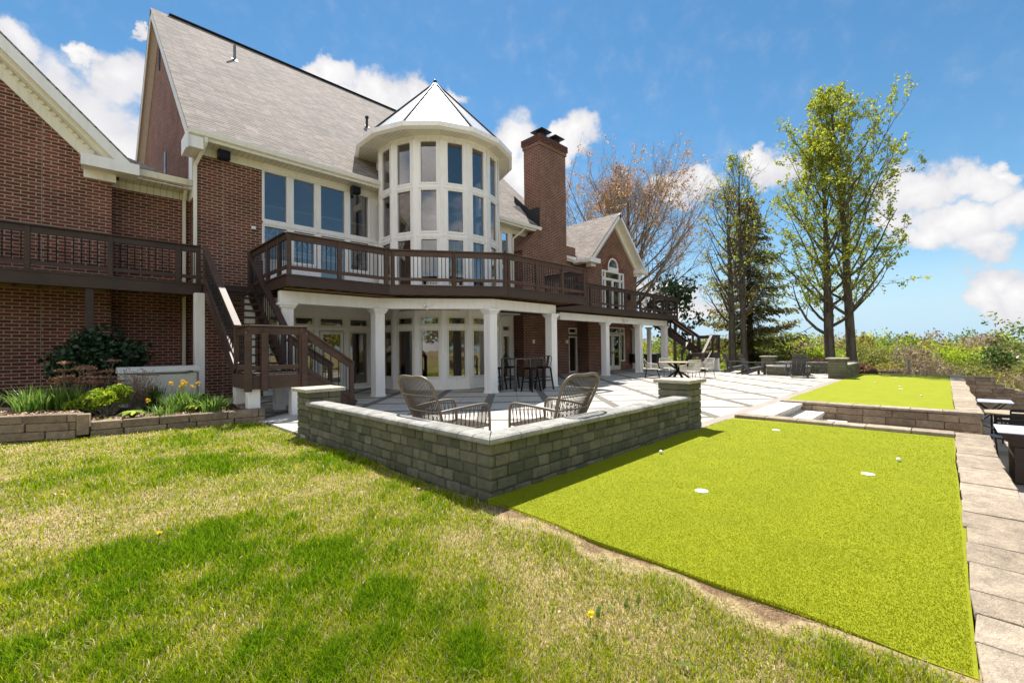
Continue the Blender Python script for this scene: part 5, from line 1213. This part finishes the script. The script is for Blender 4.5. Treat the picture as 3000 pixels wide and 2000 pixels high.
# ---- generator
gt = thing('generator', (1.42,12.8,.15), 'cream standby generator enclosure behind the flower bed', 'generator')
mb = MB(); mb.prism([(.72,12.5,.18),(.78,12.44,.18),(2.06,12.44,.18),(2.12,12.5,.18),(2.12,13.1,.18),(2.06,13.16,.18),(.78,13.16,.18),(.72,13.1,.18)],(0,0,.73)); mb.build('body', GENWHITE, gt, bevel=.015, seg=2)
mb = MB(); mb.prism([(.69,12.42,.925),(2.15,12.42,.925),(2.15,13.2,.925),(.69,13.2,.925)],(0,0,.03)); mb.prism([(.69,12.42,.955),(.69,13.2,.955),(.69,13.0,1.06),(.69,12.6,1.06)],(1.46,0,0)); mb.build('lid', GENWHITE, gt, bevel=.03, seg=2)
mb = MB(); mb.box(1.84,1.98,12.40,12.42,.93,.955); mb.build('badge', BADGE, gt); mb = MB(); mb.box(1.735,1.838,12.405,12.42,.93,.955); mb.build('badge', GENWHITE, gt)
mb = MB(); mb.box(1.9,1.985,12.398,12.402,.932,.953); mb.build('badge', BLUEB, gt); mb = MB(); mb.box(1.0,1.9,12.435,12.44,.885,.9); mb.build('vent_slot', FLASH, gt)
mb = MB(); mb.box(.6,2.25,12.35,13.25,.02,.18); mb.build('pad', SLABSTONE, gt)
# ---- air conditioner beyond the columns
ac = thing('air_conditioner', (26.9,13.6,0), 'dark grey air conditioner unit behind the right end columns', 'air conditioner', None, 0, False)
mb = MB(); mb.box(-.45,.45,-.45,.45,.05,.95); mb.build('cabinet', FLASH, ac, bevel=.02)
mb = MB(); 
for i in range(9): mb.box(-.43,.43,-.455,-.451,.12+i*.09,.17+i*.09)
mb.build('grille', GREYMETAL, ac); mb = MB(); mb.cyl((0,0,.95), .4, .03, 20); mb.build('fan_guard', GREYMETAL, ac)
# ================================================================== garden plants
def leaves_at(C, size, up=.0, aspect=1.6, droop=None):
    """one diamond leaf per centre, random orientation; C (n,3)"""
    n = len(C); a = rng.normal(size=(n,3)); a /= np.linalg.norm(a, axis=1, keepdims=True); b = rng.normal(size=(n,3)); b[:,2] += up
    b -= a*(a*b).sum(1, keepdims=True); b /= np.linalg.norm(b, axis=1, keepdims=True)
    s = (size*rng.uniform(.6, 1.35, n))[:,None]
    return np.stack([C-a*s*aspect/2, C-b*s/2+a*s*.1, C+a*s*aspect/2, C+b*s/2+a*s*.1], 1)
def leafmesh(name, Q, mat, parent=None):
    return npmesh(name, Q.reshape(-1,3), np.arange(len(Q)*4).reshape(-1,4), mat, parent)
def straps(base, n, length, spread, width, zoff=0, bend=.5):
    """arching strap leaves from a clump"""
    Q = []; b = np.asarray(base)
    for i in range(n):
        a = rnd.uniform(0, 6.28); l = length*rnd.uniform(.6, 1.1); out = rnd.uniform(.1, 1)*spread; r0 = rnd.uniform(0, .35)*spread
        p0 = b+np.array([math.cos(a)*r0, math.sin(a)*r0, 0]); d = np.array([math.cos(a), math.sin(a), 0]); sd = np.array([-d[1], d[0], 0])*width/2*rnd.uniform(.7, 1.2)
        pts = [p0+d*out*(t**1.7)*l*1.2+np.array([0,0,l*(t-bend*out*t*t*1.0)]) for t in (0, .35, .7, 1.0)]
        for (q0, q1, w0, w1) in ((pts[0], pts[1], .8, 1), (pts[1], pts[2], 1, .8), (pts[2], pts[3], .8, .05)):
            Q.append([q0-sd*w0, q0+sd*w0, q1+sd*w1, q1-sd*w1])
    return np.array(Q)
def strap_plant(name, x, y, label, cat, n, length, spread, width, group=None, mat=LEAF_BLADE, spots=None, flowers=0, zb=None):
    z = float(bed_z(np.array(x), np.array(y))) if zb is None else zb
    t = thing(name, (x, y, z), label, cat, group)
    Q = np.concatenate([straps((x+dx, y+dy, z), n, length, spread, width) for dx, dy in (spots or [(0,0)])]); leafmesh('foliage', Q, mat, t)
    if flowers:
        mb = MB(); heads = []
        for i in range(flowers):
            dx, dy = rnd.uniform(-.28,.28), rnd.uniform(-.22,.22); h = length*rnd.uniform(.95, 1.25); mb.tube([(x+dx*.5,y+dy*.5,z),(x+dx,y+dy,z+h)], .004, 4); heads.append((x+dx,y+dy,z+h))
        mb.build('stem', LEAF_BLADE, t, uv=False)
        H = np.concatenate([np.array(h)+rng.normal(size=(12,3))*.016 for h in heads]); leafmesh('flower', leaves_at(H, .036), YELLOWP, t)
    return t
strap_plant('grass_clump', -.25, 11.75, 'wide clump of bright green strap leaves at the left of the flower bed', 'plant', 60, .50, .55, .018, None, LEAF_BLADE, [(-.32,-.12),(-.1,0),(.12,.05),(.3,.2),(.0,.35),(-.3,.3),(.35,-.1)])
strap_plant('grass_clump', -1.05, 11.9, 'green strap leaves at the far left edge of the flower bed', 'plant', 40, .42, .5, .016, None, LEAF_BLADE, [(0,0),(-.2,.1)])
strap_plant('iris_clump', 1.13, 11.75, 'dark upright iris leaves in front of the generator', 'plant', 55, .55, .4, .026, None, LEAF_MID, [(0,0),(.12,.1)])
strap_plant('daffodil_clump', 1.55, 10.85, 'tall daffodil clump with orange yellow blooms in front of the generator', 'plant', 70, .50, .5, .016, None, LEAF_BLADE, [(-.12,0),(.08,.1),(.18,-.05),(.0,.2)], 8)
strap_plant('daffodil_clump', 1.16, 10.45, 'small daffodil clump drooping over the bed edge', 'plant', 45, .32, .8, .013, None, LEAF_BLADE, [(0,0),(.1,.06)], 1)
strap_plant('daylily_clump', 1.98, 10.35, 'arching green leaves at the right end of the flower bed', 'plant', 55, .42, .75, .018, None, LEAF_BLADE, [(0,0),(.1,.1),(-.08,.1)])
strap_plant('grass_tuft', .50, 10.35, 'tiny grass tuft at the front of the flower bed', 'plant', 26, .13, .6, .006, None, LEAF_BRIGHT)
def hosta(x, y, label, r, n, mat=LEAF_BRIGHT):
    z = float(bed_z(np.array(x), np.array(y))); t = thing('hosta', (x, y, z), label, 'plant', 'broad leaved plants in the flower bed'); Q = []
    for i in range(n):
        a = i*2.4; o = r*(.25+.75*i/n); d = np.array([math.cos(a), math.sin(a), 0]); s = np.array([-d[1], d[0], 0])*r*.28; p = np.array([x, y, z+.02])
        m_ = p+d*o*.55+np.array([0,0,.13]); e = p+d*o+np.array([0,0,.07]); Q.append([p, m_-s, e, m_+s])
    leafmesh('foliage', np.array(Q), mat, t); return t
hosta(.78, 10.42, 'bright lime hosta rosette at the middle front of the bed', .26, 22); hosta(1.72, 10.50, 'pale green broad leaves below the daffodils', .22, 20); hosta(1.95, 10.65, 'small green broad leaves near the bed end', .18, 14, LEAF_MID)
def bush(name, loc, rad, label, cat, n, size, mat, twigs=0, twigmat=None, group=None, shell=.55, top=0, rz=0, crown='foliage', lobes=9, seed=0, stem='stem', flat=.5):
    """a shrub: lobed crown of leaves through its volume, with stems from the ground"""
    r_ = np.random.default_rng(seed+int(abs(loc[0]*37+loc[1]*91)*10)); rx, ry, rz_ = rad
    t = thing(name, loc, label, cat, group)
    L_ = r_.normal(size=(lobes,3)); L_ /= np.linalg.norm(L_, axis=1, keepdims=True); L_[:,2] = np.abs(L_[:,2])*1.1-.3; L_ *= r_.uniform(.35,.75,(lobes,1)); lr = r_.uniform(.28,.5,lobes)
    k = r_.integers(0, lobes, n); d_ = r_.normal(size=(n,3)); d_ /= np.linalg.norm(d_, axis=1, keepdims=True)
    p = L_[k]+d_*(lr[k]*(shell+(1-shell)*r_.random(n)**.5))[:,None]
    C = np.array(loc)+np.array([0,0,rz_*.62])+p*np.array([rx, ry, rz_*.62])*1.15
    C = C[C[:,2] > loc[2]+.03]
    leafmesh(crown, leaves_at(C, size), mat, t)
    if twigs:
        mb = MB()
        for i in range(twigs):
            q = p[r_.integers(0, n)]; e = np.array(loc)+np.array([0,0,rz_*.62])+q*np.array([rx,ry,rz_*.62])*1.15; b = np.array(loc)+np.array([r_.normal()*rx*.12, r_.normal()*ry*.12, -.05]); md = (b+e)/2+r_.normal(size=3)*np.array([rx,ry,rz_])*.08
            mb.tube([b, md, e], [max(.006,size*.09), max(.004,size*.06), max(.002,size*.02)], 4, False)
        mb.build(stem, twigmat or TWIG, t, uv=False)
    return t
bush('shrub', (.50,11.15,.2), (.42,.36,.50), 'round bright lime shrub in the middle of the flower bed', 'shrub', 1500, .045, LEAF_BRIGHT, 40, TWIG)
bush('shrub', (.02,11.35,.25), (.16,.14,.22), 'small yellow green shrub beside the strap leaf clump', 'shrub', 160, .045, LEAF_BRIGHT, 8, TWIG)
bush('shrub', (.45,14.0,.3), (.95,.75,1.35), 'large dark evergreen shrub in the shade under the left deck', 'shrub', 4200, .075, LEAF_DARK, 40, TWIG_DK, shell=.35, lobes=16)
bush('dry_shrub', (.92,11.75,.2), (.34,.3,.80), 'feathery dry brown shrub in front of the generator', 'shrub', 900, .018, SEDUM, 170, TWIG)
sd = thing('sedum', (.2,12.0,.28), 'dead brown flat topped flower heads on bare stems in the bed', 'plant')
mb = MB(); heads = []
for i in range(30):
    x, y = .22+rnd.uniform(-.36,.36), 12.0+rnd.uniform(-.3,.3); h = rnd.uniform(.45,.95); e = (x+rnd.uniform(-.18,.18), y+rnd.uniform(-.1,.1), .28+h); mb.tube([(x*.6+.09,y,.2),((x+e[0])/2,y,.28+h*.5),e], [.006,.005,.003], 4); heads.append(e)
    for k in range(5): a = rnd.uniform(0,6.28); mb.tube([(e[0],e[1],e[2]-.1),(e[0]+.06*math.cos(a),e[1]+.06*math.sin(a),e[2])], .002, 3)
mb.build('stem', TWIG, sd, uv=False)
H = np.concatenate([np.array(h)+np.stack([rng.normal(size=90)*.058, rng.normal(size=90)*.058, rng.normal(size=90)*.010+.012], 1) for h in heads]); leafmesh('flower_head', leaves_at(H, .024), SEDUM, sd)
def dandelion(x, y, label):
    z = float(lawn_z(np.array(x), np.array(y))); t = thing('dandelion', (x, y, z), label, 'flower', 'dandelions in the lawn')
    mb = MB(); mb.tube([(x,y,z),(x+.01,y,z+.085)], .003, 5); mb.build('stem', LEAF_BLADE, t, uv=False)
    H = np.array([x+.01,y,z+.088])+rng.normal(size=(70,3))*np.array([.008,.008,.003]); leafmesh('flower', leaves_at(H, .010), DANDY, t)
    hz = straps((x,y,z), 10, .10, 1.2, .02, bend=.75); leafmesh('foliage', hz, LEAF_MID, t)
dandelion(1.80,1.27,'yellow dandelion in the dry grass near the bottom edge'); dandelion(.45,4.12,'yellow dandelion in the green grass at the left')
# ================================================================== trees
def tree(name, loc, height, tr, label, leafmat, nleaf, lsize, seed, group=None, bark=BARK, first=.18, spread=.32, up=.55, lean=(0,0), n1=30, n2=7, n3=5, leafpow=1.0, conic=.35, top_twig=1.0, twigmat=None, leaf_from=2, dens_bias=None, fmax=.97):
    """trunk with ascending limbs, branches, twigs and single leaves on the twigs"""
    r_ = np.random.default_rng(seed); t = thing(name, loc, label, 'tree', group); base = np.array(loc, float)
    trunk = MB(); br = MB(); tips = []
    k = 14; tp = []
    for i in range(k):
        f = i/(k-1); tp.append(base+np.array([lean[0]*f*height+.012*height*math.sin(f*5+seed)*f, lean[1]*f*height+.012*height*math.cos(f*4+seed)*f, f*height*.97-.2*(i == 0)]))
    rad = [tr*((1-i/(k-1))**.85)*(1.0 if i else 1.35)+.012 for i in range(k)]
    trunk.tube(tp, rad, 9)
    def at(f): 
        q = f*(k-1); i = min(int(q), k-2); return tp[i]*(1-(q-i))+tp[i+1]*(q-i)
    def grow(p, d, L, r0, lev, mb):
        nseg = 5 if lev == 1 else (4 if lev == 2 else 3); pts = [p]; d = d/np.linalg.norm(d)
        for s in range(nseg):
            d = d+np.array([0,0,up*(.30 if lev == 1 else .22)])+r_.normal(size=3)*(.10 if lev == 1 else .16); d /= np.linalg.norm(d); pts.append(pts[-1]+d*L/nseg)
        rs = [max(.004, r0*(1-.8*i/nseg)) for i in range(nseg+1)]
        mb.tube(pts, rs, 6 if lev == 1 else (4 if lev == 2 else 3), False); return pts, d
    for i in range(n1):
        f = first+(fmax-first)*((i+r_.random())/n1)
        a = i*2.399+r_.uniform(-.5,.5); g = (f-first)/(fmax+.03-first)
        env = (math.sin(math.pi*min(1, (g*.82+.18)))**.8)*(1-conic*g)
        L1 = height*spread*env*r_.uniform(.8,1.15)+.3
        el = .25+.75*g+r_.uniform(-.1,.15); d0 = np.array([math.cos(a), math.sin(a), el*1.35*up/.55])
        p0 = at(f); pts, _ = grow(p0, d0, L1, tr*(.30*(1-g)+.075), 1, trunk)
        for j in range(n2):
            q = .25+.75*(j+r_.random())/n2; ii = min(int(q*5), 4); p1 = pts[ii]*(1-(q*5-ii))+pts[ii+1]*(q*5-ii); dd = pts[ii+1]-pts[ii]; dd /= np.linalg.norm(dd)
            d1 = dd*.8+r_.normal(size=3)*.55; L2 = L1*(.55-.25*q)*r_.uniform(.7,1.2)+.25
            pt2, _ = grow(p1, d1, L2, max(.012, tr*.10*(1-g*.6)), 2, br)
            for m_ in range(n3):
                s = .3+.7*(m_+r_.random())/n3; jj = min(int(s*4), 3); p2 = pt2[jj]*(1-(s*4-jj))+pt2[jj+1]*(s*4-jj); d2 = (pt2[jj+1]-pt2[jj]); d2 = d2/np.linalg.norm(d2)+r_.normal(size=3)*.6
                L3 = (.30+.25*r_.random())*min(1.2, L2+.2)*top_twig
                pt3, _ = grow(p2, d2, L3, .009, 3, br); tips += pt3[1:]
    trunk.build('trunk', bark, t, smooth=True, uv=False)
    T = np.array(tips)
    w = np.ones(len(T)) if dens_bias is None else dens_bias((T-base)/height)
    sel = np.repeat(r_.choice(len(T), nleaf//4, p=w/w.sum()), 4); nleaf = len(sel); C = T[sel]+r_.normal(size=(nleaf,3))*lsize*.85
    Q = leaves_at(C, lsize, .6, 1.5)
    bv = np.array(br.v, np.float32)
    # one crown mesh: twigs (tubes) and leaves
    quads = [f for f in br.f]; V = np.concatenate([bv, Q.reshape(-1,3)]); F = np.concatenate([np.array(quads), np.arange(len(Q)*4).reshape(-1,4)+len(bv)]); mi = np.concatenate([np.zeros(len(quads)), np.ones(len(Q))])
    npmesh('crown', V, F, [twigmat or bark, leafmat], t, mi)
    return t
low_green = lambda p: np.clip(1.3-.2*p[:,2], .3, 2)
tree('spring_tree', (28.6,4.35,-.2), 12.4, .25, 'tall pale green tree on the right, left trunk behind the fire pit wall', LEAF_SPRING, 13000, .080, 101, 'pair of tall leafing trees', spread=.34, n1=30, n2=6, n3=5, first=.14, up=.66, lean=(0,.02))
tree('spring_tree', (28.9,3.45,-.2), 15.3, .23, 'tallest pale green tree, right trunk behind the fire pit wall', LEAF_SPRING, 16500, .080, 102, 'pair of tall leafing trees', spread=.29, n1=36, n2=6, n3=5, first=.17, up=.66, lean=(0,.038))
tree('bare_tree', (30.0,9.75,-.1), 11.6, .24, 'sparsely leafed slender tree, left of two trunks rising from the mulch ring', LEAF_YEL, 1500, .10, 103, 'pair of sparse slender trees', spread=.32, n1=24, n2=6, n3=5, first=.2, up=.68, twigmat=TWIG_DK)
tree('bare_tree', (30.0,9.05,-.1), 13.6, .20, 'sparsely leafed slender tree, right of two trunks rising from the mulch ring', LEAF_SPRING, 1500, .10, 104, 'pair of sparse slender trees', spread=.27, n1=28, n2=6, n3=5, first=.2, up=.72, twigmat=TWIG_DK)
tree('oak_tree', (44,25,-.2), 23.0, .42, 'large bare oak with orange leaf remnants behind the right wing', LEAF_RUST, 14000, .13, 105, None, spread=.52, n1=64, n2=13, n3=11, first=.12, conic=.0, fmax=.72, top_twig=2.3, up=.50, twigmat=TWIG, dens_bias=lambda p: np.clip((p[:,2]-.25)*2.2, .12, 2)*np.clip(.55+2*np.sin(p[:,0]*19)*np.sin(p[:,1]*17+p[:,2]*13), .08, 2))
tree('small_tree', (31.5,14.2,-.1), 5.6, .12, 'small dark leaved tree behind the right staircase', LEAF_DARK, 1300, .19, 106, None, spread=.40, n1=18, n2=5, n3=4, first=.25, conic=.1)
def conifer(loc, h, rad, label, seed):
    r_ = np.random.default_rng(seed); t = thing('conifer', loc, label, 'tree'); b = np.array(loc, float); mb = MB(); mb.tube([b, b+np.array([0,0,h])], [.26,.03], 8); mb.build('trunk', BARK, t, uv=False)
    Q = []; C = []
    for i in range(230):
        f = .05+.93*min(1, max(0, (i+r_.normal()*6)/230)); a = i*2.4+r_.uniform(-.4,.4); L_ = rad*(1-f)**.75*r_.uniform(.45,1.12)+.25; d = np.array([math.cos(a), math.sin(a), 0]); s = np.array([-d[1], d[0], 0])
        n = int(30*L_)+8; tl = r_.uniform(-.55,-.05)
        for j in range(n):
            q = (j+r_.random())/n; p = b+np.array([0,0,h*f])+d*L_*q+np.array([0,0,tl*L_*q+.24*L_*q*q])+r_.normal(size=3)*.09; sd = r_.uniform(-1,1); ln = .16+.20*(1-q)
            e = p+s*sd*ln*1.7+d*ln*.6+np.array([0,0,-.14*r_.random()-.05]); w = .06
            Q.append([p-d*w, e-d*w*.4, e+d*w*.4, p+d*w]); C.append(p+r_.normal(size=3)*.1)
    leafmesh('crown', np.array(Q), NEEDLE, t)
    return t
conifer((33.6,9.7,-.6), 12.6, 3.9, 'broad dark conifer with drooping boughs behind the twin slender trunks', 201)
T1 = bpy.data.objects['spring_tree']; T2 = bpy.data.objects['spring_tree.001']
dup(T1, (-7,-13,-.1), .7, 'leafy tree left behind the viewer, seen only mirrored in the turret glass', 'trees mirrored in the windows'); dup(T2, (3,-19,-.1), 2.1, 'tallest leafy tree behind the viewer, seen only mirrored in the windows', 'trees mirrored in the windows'); dup(T1, (17,-21,-1.4), 4.0, 'leafy tree beyond the lower terrace, seen only mirrored in the right windows', 'trees mirrored in the windows')
# ---- thicket beyond the greens: every shrub and sapling near enough to tell apart
K = [('bright green shrub',LEAF_BRIGHT,TWIG),('fresh green sapling',LEAF_MID,TWIG_DK),('yellow green shrub',LEAF_YEL,TWIG),('bare brown shrub',LEAF_TAN,TWIG),('olive green shrub',LEAF_OLIVE,TWIG),('dark green tree',LEAF_DEEP,TWIG_DK)]
place = [ # x, y, height, radius, kind
 (31.5,5.9,2.2,1.1,2),(33.0,7.6,2.0,1.2,1),(32.2,4.4,1.7,1.0,3),(34.5,5.6,2.8,1.5,0),(35.0,3.4,2.4,1.4,4),(32.0,2.4,1.6,1.1,2),(33.0,.9,1.9,1.2,3),(36.0,1.4,3.2,1.6,3),
 (37.5,3.9,3.4,1.8,4),(38.5,6.5,3.2,2.0,0),(38.2,-.3,3.1,1.8,0),(35.2,-1.0,1.8,1.2,4),(36.2,-2.05,3.6,1.05,5),(34.0,-2.6,1.3,1.1,3),(40.0,-3.6,1.9,1.8,4),(36.8,-3.2,1.2,1.2,3),(34.6,.2,1.5,1.0,3),(35.6,2.3,1.7,1.1,1),
 (41.5,1.0,3.4,2.0,2),(42.0,4.4,3.7,2.2,4),(43.0,8.0,3.6,2.4,2),(41.0,10.8,3.4,2.2,4),(40.0,13.2,3.0,2.0,2),(45.0,-1.4,3.2,2.2,4),(42.5,-2.6,2.4,1.8,3),(39.5,1.9,3.6,.9,3),(40.5,-1.6,2.9,1.0,3),
 (31.0,-1.0,1.0,.9,4),(30.6,-2.6,.9,.9,3),(30.5,1.7,.9,.9,3),(31.8,-.1,1.1,.9,3),(33.2,-1.6,1.2,1.0,2)]
def where(i):
    az = sorted(range(len(place)), key=lambda j: -math.atan2(place[j][1], place[j][0])).index(i)+1
    return f'{az}'+('th' if 10 < az < 20 else {1:'st',2:'nd',3:'rd'}.get(az % 10, 'th'))+' from the left'
for i, (x, y, h_, r0, kd) in enumerate(place):
    h_ *= .60 if h_ > 2.8 else .66; r0 *= .9
    nm, lm, tm = K[kd]; z = float(terrain_z(np.array([[x]], float), np.array([[y]], float))[0,0])-.05; az = math.degrees(math.atan2(y, x))
    side = 'behind the fire pit wall' if y > 3 else ('behind the far green' if y > -.8 else 'beyond the stepped wall')
    size = 'tall' if h_ > 3.5 else ('mid height' if h_ > 1.9 else 'low')
    n = int(430*r0*h_**.8); n = n//2 if kd == 3 else n
    bush('shrub', (x, y, z), (r0*1.1, r0*1.1, h_), f'{size} {nm} {side}, {where(i)}', 'shrub', n, .10 if h_ > 1.5 else .08, lm, 150 if kd == 3 else 60, tm, 'wild shrubs beyond the greens', .35, seed=i, lobes=12)
# wild undergrowth and far woodland: nobody could count these
n = 9000; ux = 27+rng.uniform(0,1,n)**1.4*30; uy = rng.uniform(-24, 9, n); ok = ~((ux < 33) & (uy > 6.6)); ux, uy = ux[ok], uy[ok]
uz = terrain_z(ux, uy)
pt = np.column_stack([ux, uy, uz]); sel = vnoise(ux, uy, 1.7, 2)
struct(blades('dry_undergrowth', pt[sel < .1], rng.uniform(.18,.6,(sel < .1).sum()), np.full((sel < .1).sum(), .035), .9, LEAF_TAN), 'stuff')
struct(blades('green_undergrowth', pt[sel >= .1], rng.uniform(.15,.55,(sel >= .1).sum()), np.full((sel >= .1).sum(), .05), .9, LEAF_SPRING), 'stuff')
def wood(name, a0, a1, r0, r1, nt_, h0, h1, seed, mats):
    r_ = np.random.default_rng(seed); Qs = [[] for _ in mats]
    for i in range(nt_):
        a = math.radians(r_.uniform(a0, a1)); R_ = r_.uniform(r0, r1); x, y = R_*math.cos(a), R_*math.sin(a); z = float(terrain_z(np.array([[x]]), np.array([[y]]))[0,0]); h = r_.uniform(h0, h1)
        n = 260; lob = r_.normal(size=(7,3))*np.array([.26,.26,.22])*h*.62+np.array([0,0,h*.60]); k = r_.integers(0,7,n); d_ = r_.normal(size=(n,3)); d_ /= np.linalg.norm(d_,axis=1,keepdims=True)
        C = np.array([x,y,z])+lob[k]+d_*h*.17*r_.random((n,1))**.4; C = C[C[:,2] > z]
        Qs[r_.integers(0, len(mats))].append(leaves_at(C, h*.042))
    V = []; mi = []
    for j, q in enumerate(Qs):
        if q: q = np.concatenate(q); V.append(q.reshape(-1,3)); mi += [j]*len(q)
    V = np.concatenate(V); return struct(npmesh(name, V, np.arange(len(V)).reshape(-1,4), mats, None, mi), 'stuff')
wood('far_woodland', -14, 42, 62, 150, 260, 3.6, 6.2, 301, [LEAF_SPRING, LEAF_MID, LEAF_YEL, LEAF_TAN, LEAF_BRIGHT])
wood('far_woodland', -16, 42, 200, 420, 320, 13, 17, 302, [LEAF_MID, LEAF_SPRING, LEAF_TAN])
wood('woodland', -150, -16, 38, 80, 170, 8, 14, 303, [LEAF_MID, LEAF_SPRING, LEAF_TAN])
# lawn patch, stones and mulch beyond the patio's right end
px = np.linspace(26.3, 40, 40); py = np.linspace(8.6, 16, 24); PX, PY = np.meshgrid(px, py, indexing='ij'); PZ = -.03+.02*vnoise(PX, PY, 1.2, 2)
PY = PY+.5*np.sin(PX*.8)*(1-(PY-8.6)/7.4)
idx = np.arange(PX.size).reshape(PX.shape); F = np.stack([idx[:-1,:-1], idx[1:,:-1], idx[1:,1:], idx[:-1,1:]], -1).reshape(-1, 4)
struct(npmesh('back_lawn', np.stack([PX, PY, PZ], -1).reshape(-1, 3), F, LAWN, smooth=True))
gx, gy = rng.uniform(26.4, 38, 16000), rng.uniform(8.8, 15, 16000); struct(blades('back_lawn_grass', np.column_stack([gx, gy, -.03+.02*vnoise(gx, gy, 1.2, 2)]), rng.uniform(.05,.1,16000), np.full(16000, .022), .8, LEAF_BRIGHT), 'stuff')
def mound(name, c, rx, ry, h, mat):
    mb = MB(); mb.sph((c[0], c[1], c[2]), rx, ry, h, 28, 10); return struct(mb.build(name, mat, smooth=True))
mound('mulch_ring', (30,9.4,-.12), 1.5, 1.6, .22, MULCH); mound('mulch_mound', (26.9,4.6,-.1), 1.3, 2.4, .72, MULCH)
n = 1500; a = rng.uniform(0,6.28,n); q = np.sqrt(rng.random(n)); cx_, cy_ = 26.9+1.25*q*np.cos(a), 4.6+2.3*q*np.sin(a); cz = -.1+.72*np.sqrt(np.clip(1-q**2*.92,0,1))+.02
struct(leafmesh('pine_straw', leaves_at(np.column_stack([cx_, cy_, cz]), .09, 1.0, 2.2), LEAF_RUST), 'stuff')
def rock(x, y, s, label):
    mb = MB(); r_ = random.Random(int(x*10)); mb.sph((0,0,s*.3), s, s*.7, s*.5, 10, 7); mb.v = [(a+r_.uniform(-.1,.1)*s, b+r_.uniform(-.1,.1)*s, c+r_.uniform(-.08,.08)*s) for a, b, c in mb.v]
    o = mb.build('boulder', CAPSTONE, smooth=True); o.location = (x, y, -.05); return tag(o, label, 'rock')
rock(30.2, 11.2, .55, 'pale boulder on the grass beyond the right staircase')
bush('shrub', (27.0,9.6,-.05), (.5,.5,.42), 'small lime yellow shrub at the foot of the right staircase', 'shrub', 420, .07, LEAF_BRIGHT, 10, TWIG)
ps = MB(); ps.tube([(29.2,1.28,-.5),(29.2,1.28,.62)], .07, 8); tag(ps.build('fence_post', simple('weathered_post', (.20,.20,.17), .9, 0, .3, 14, .4)), 'short weathered wooden post behind the far green', 'post')
hs = MB(); hs.tube([(26.1,2.9,.16),(26.6,2.6,.10),(27.2,2.0,.03),(28.2,1.5,.0)], .03, 6); tag(hs.build('drain_hose', FLASH, smooth=True, uv=False), 'black drain hose from the end of the fire pit wall', 'hose')
fb = thing('long_building', (250,-14,-8.2), 'long pale low building far beyond the shrubs at the right edge', 'building')
mb = MB(); mb.box(250,262,-34,-4,-8.4,-4.2); mb.build('wall', WHITE, fb); mb = MB(); mb.prism([(249,-35,-4.2),(263,-35,-4.2),(256,-35,-2.0)],(0,32,0)); mb.build('roof', WHITE, fb)
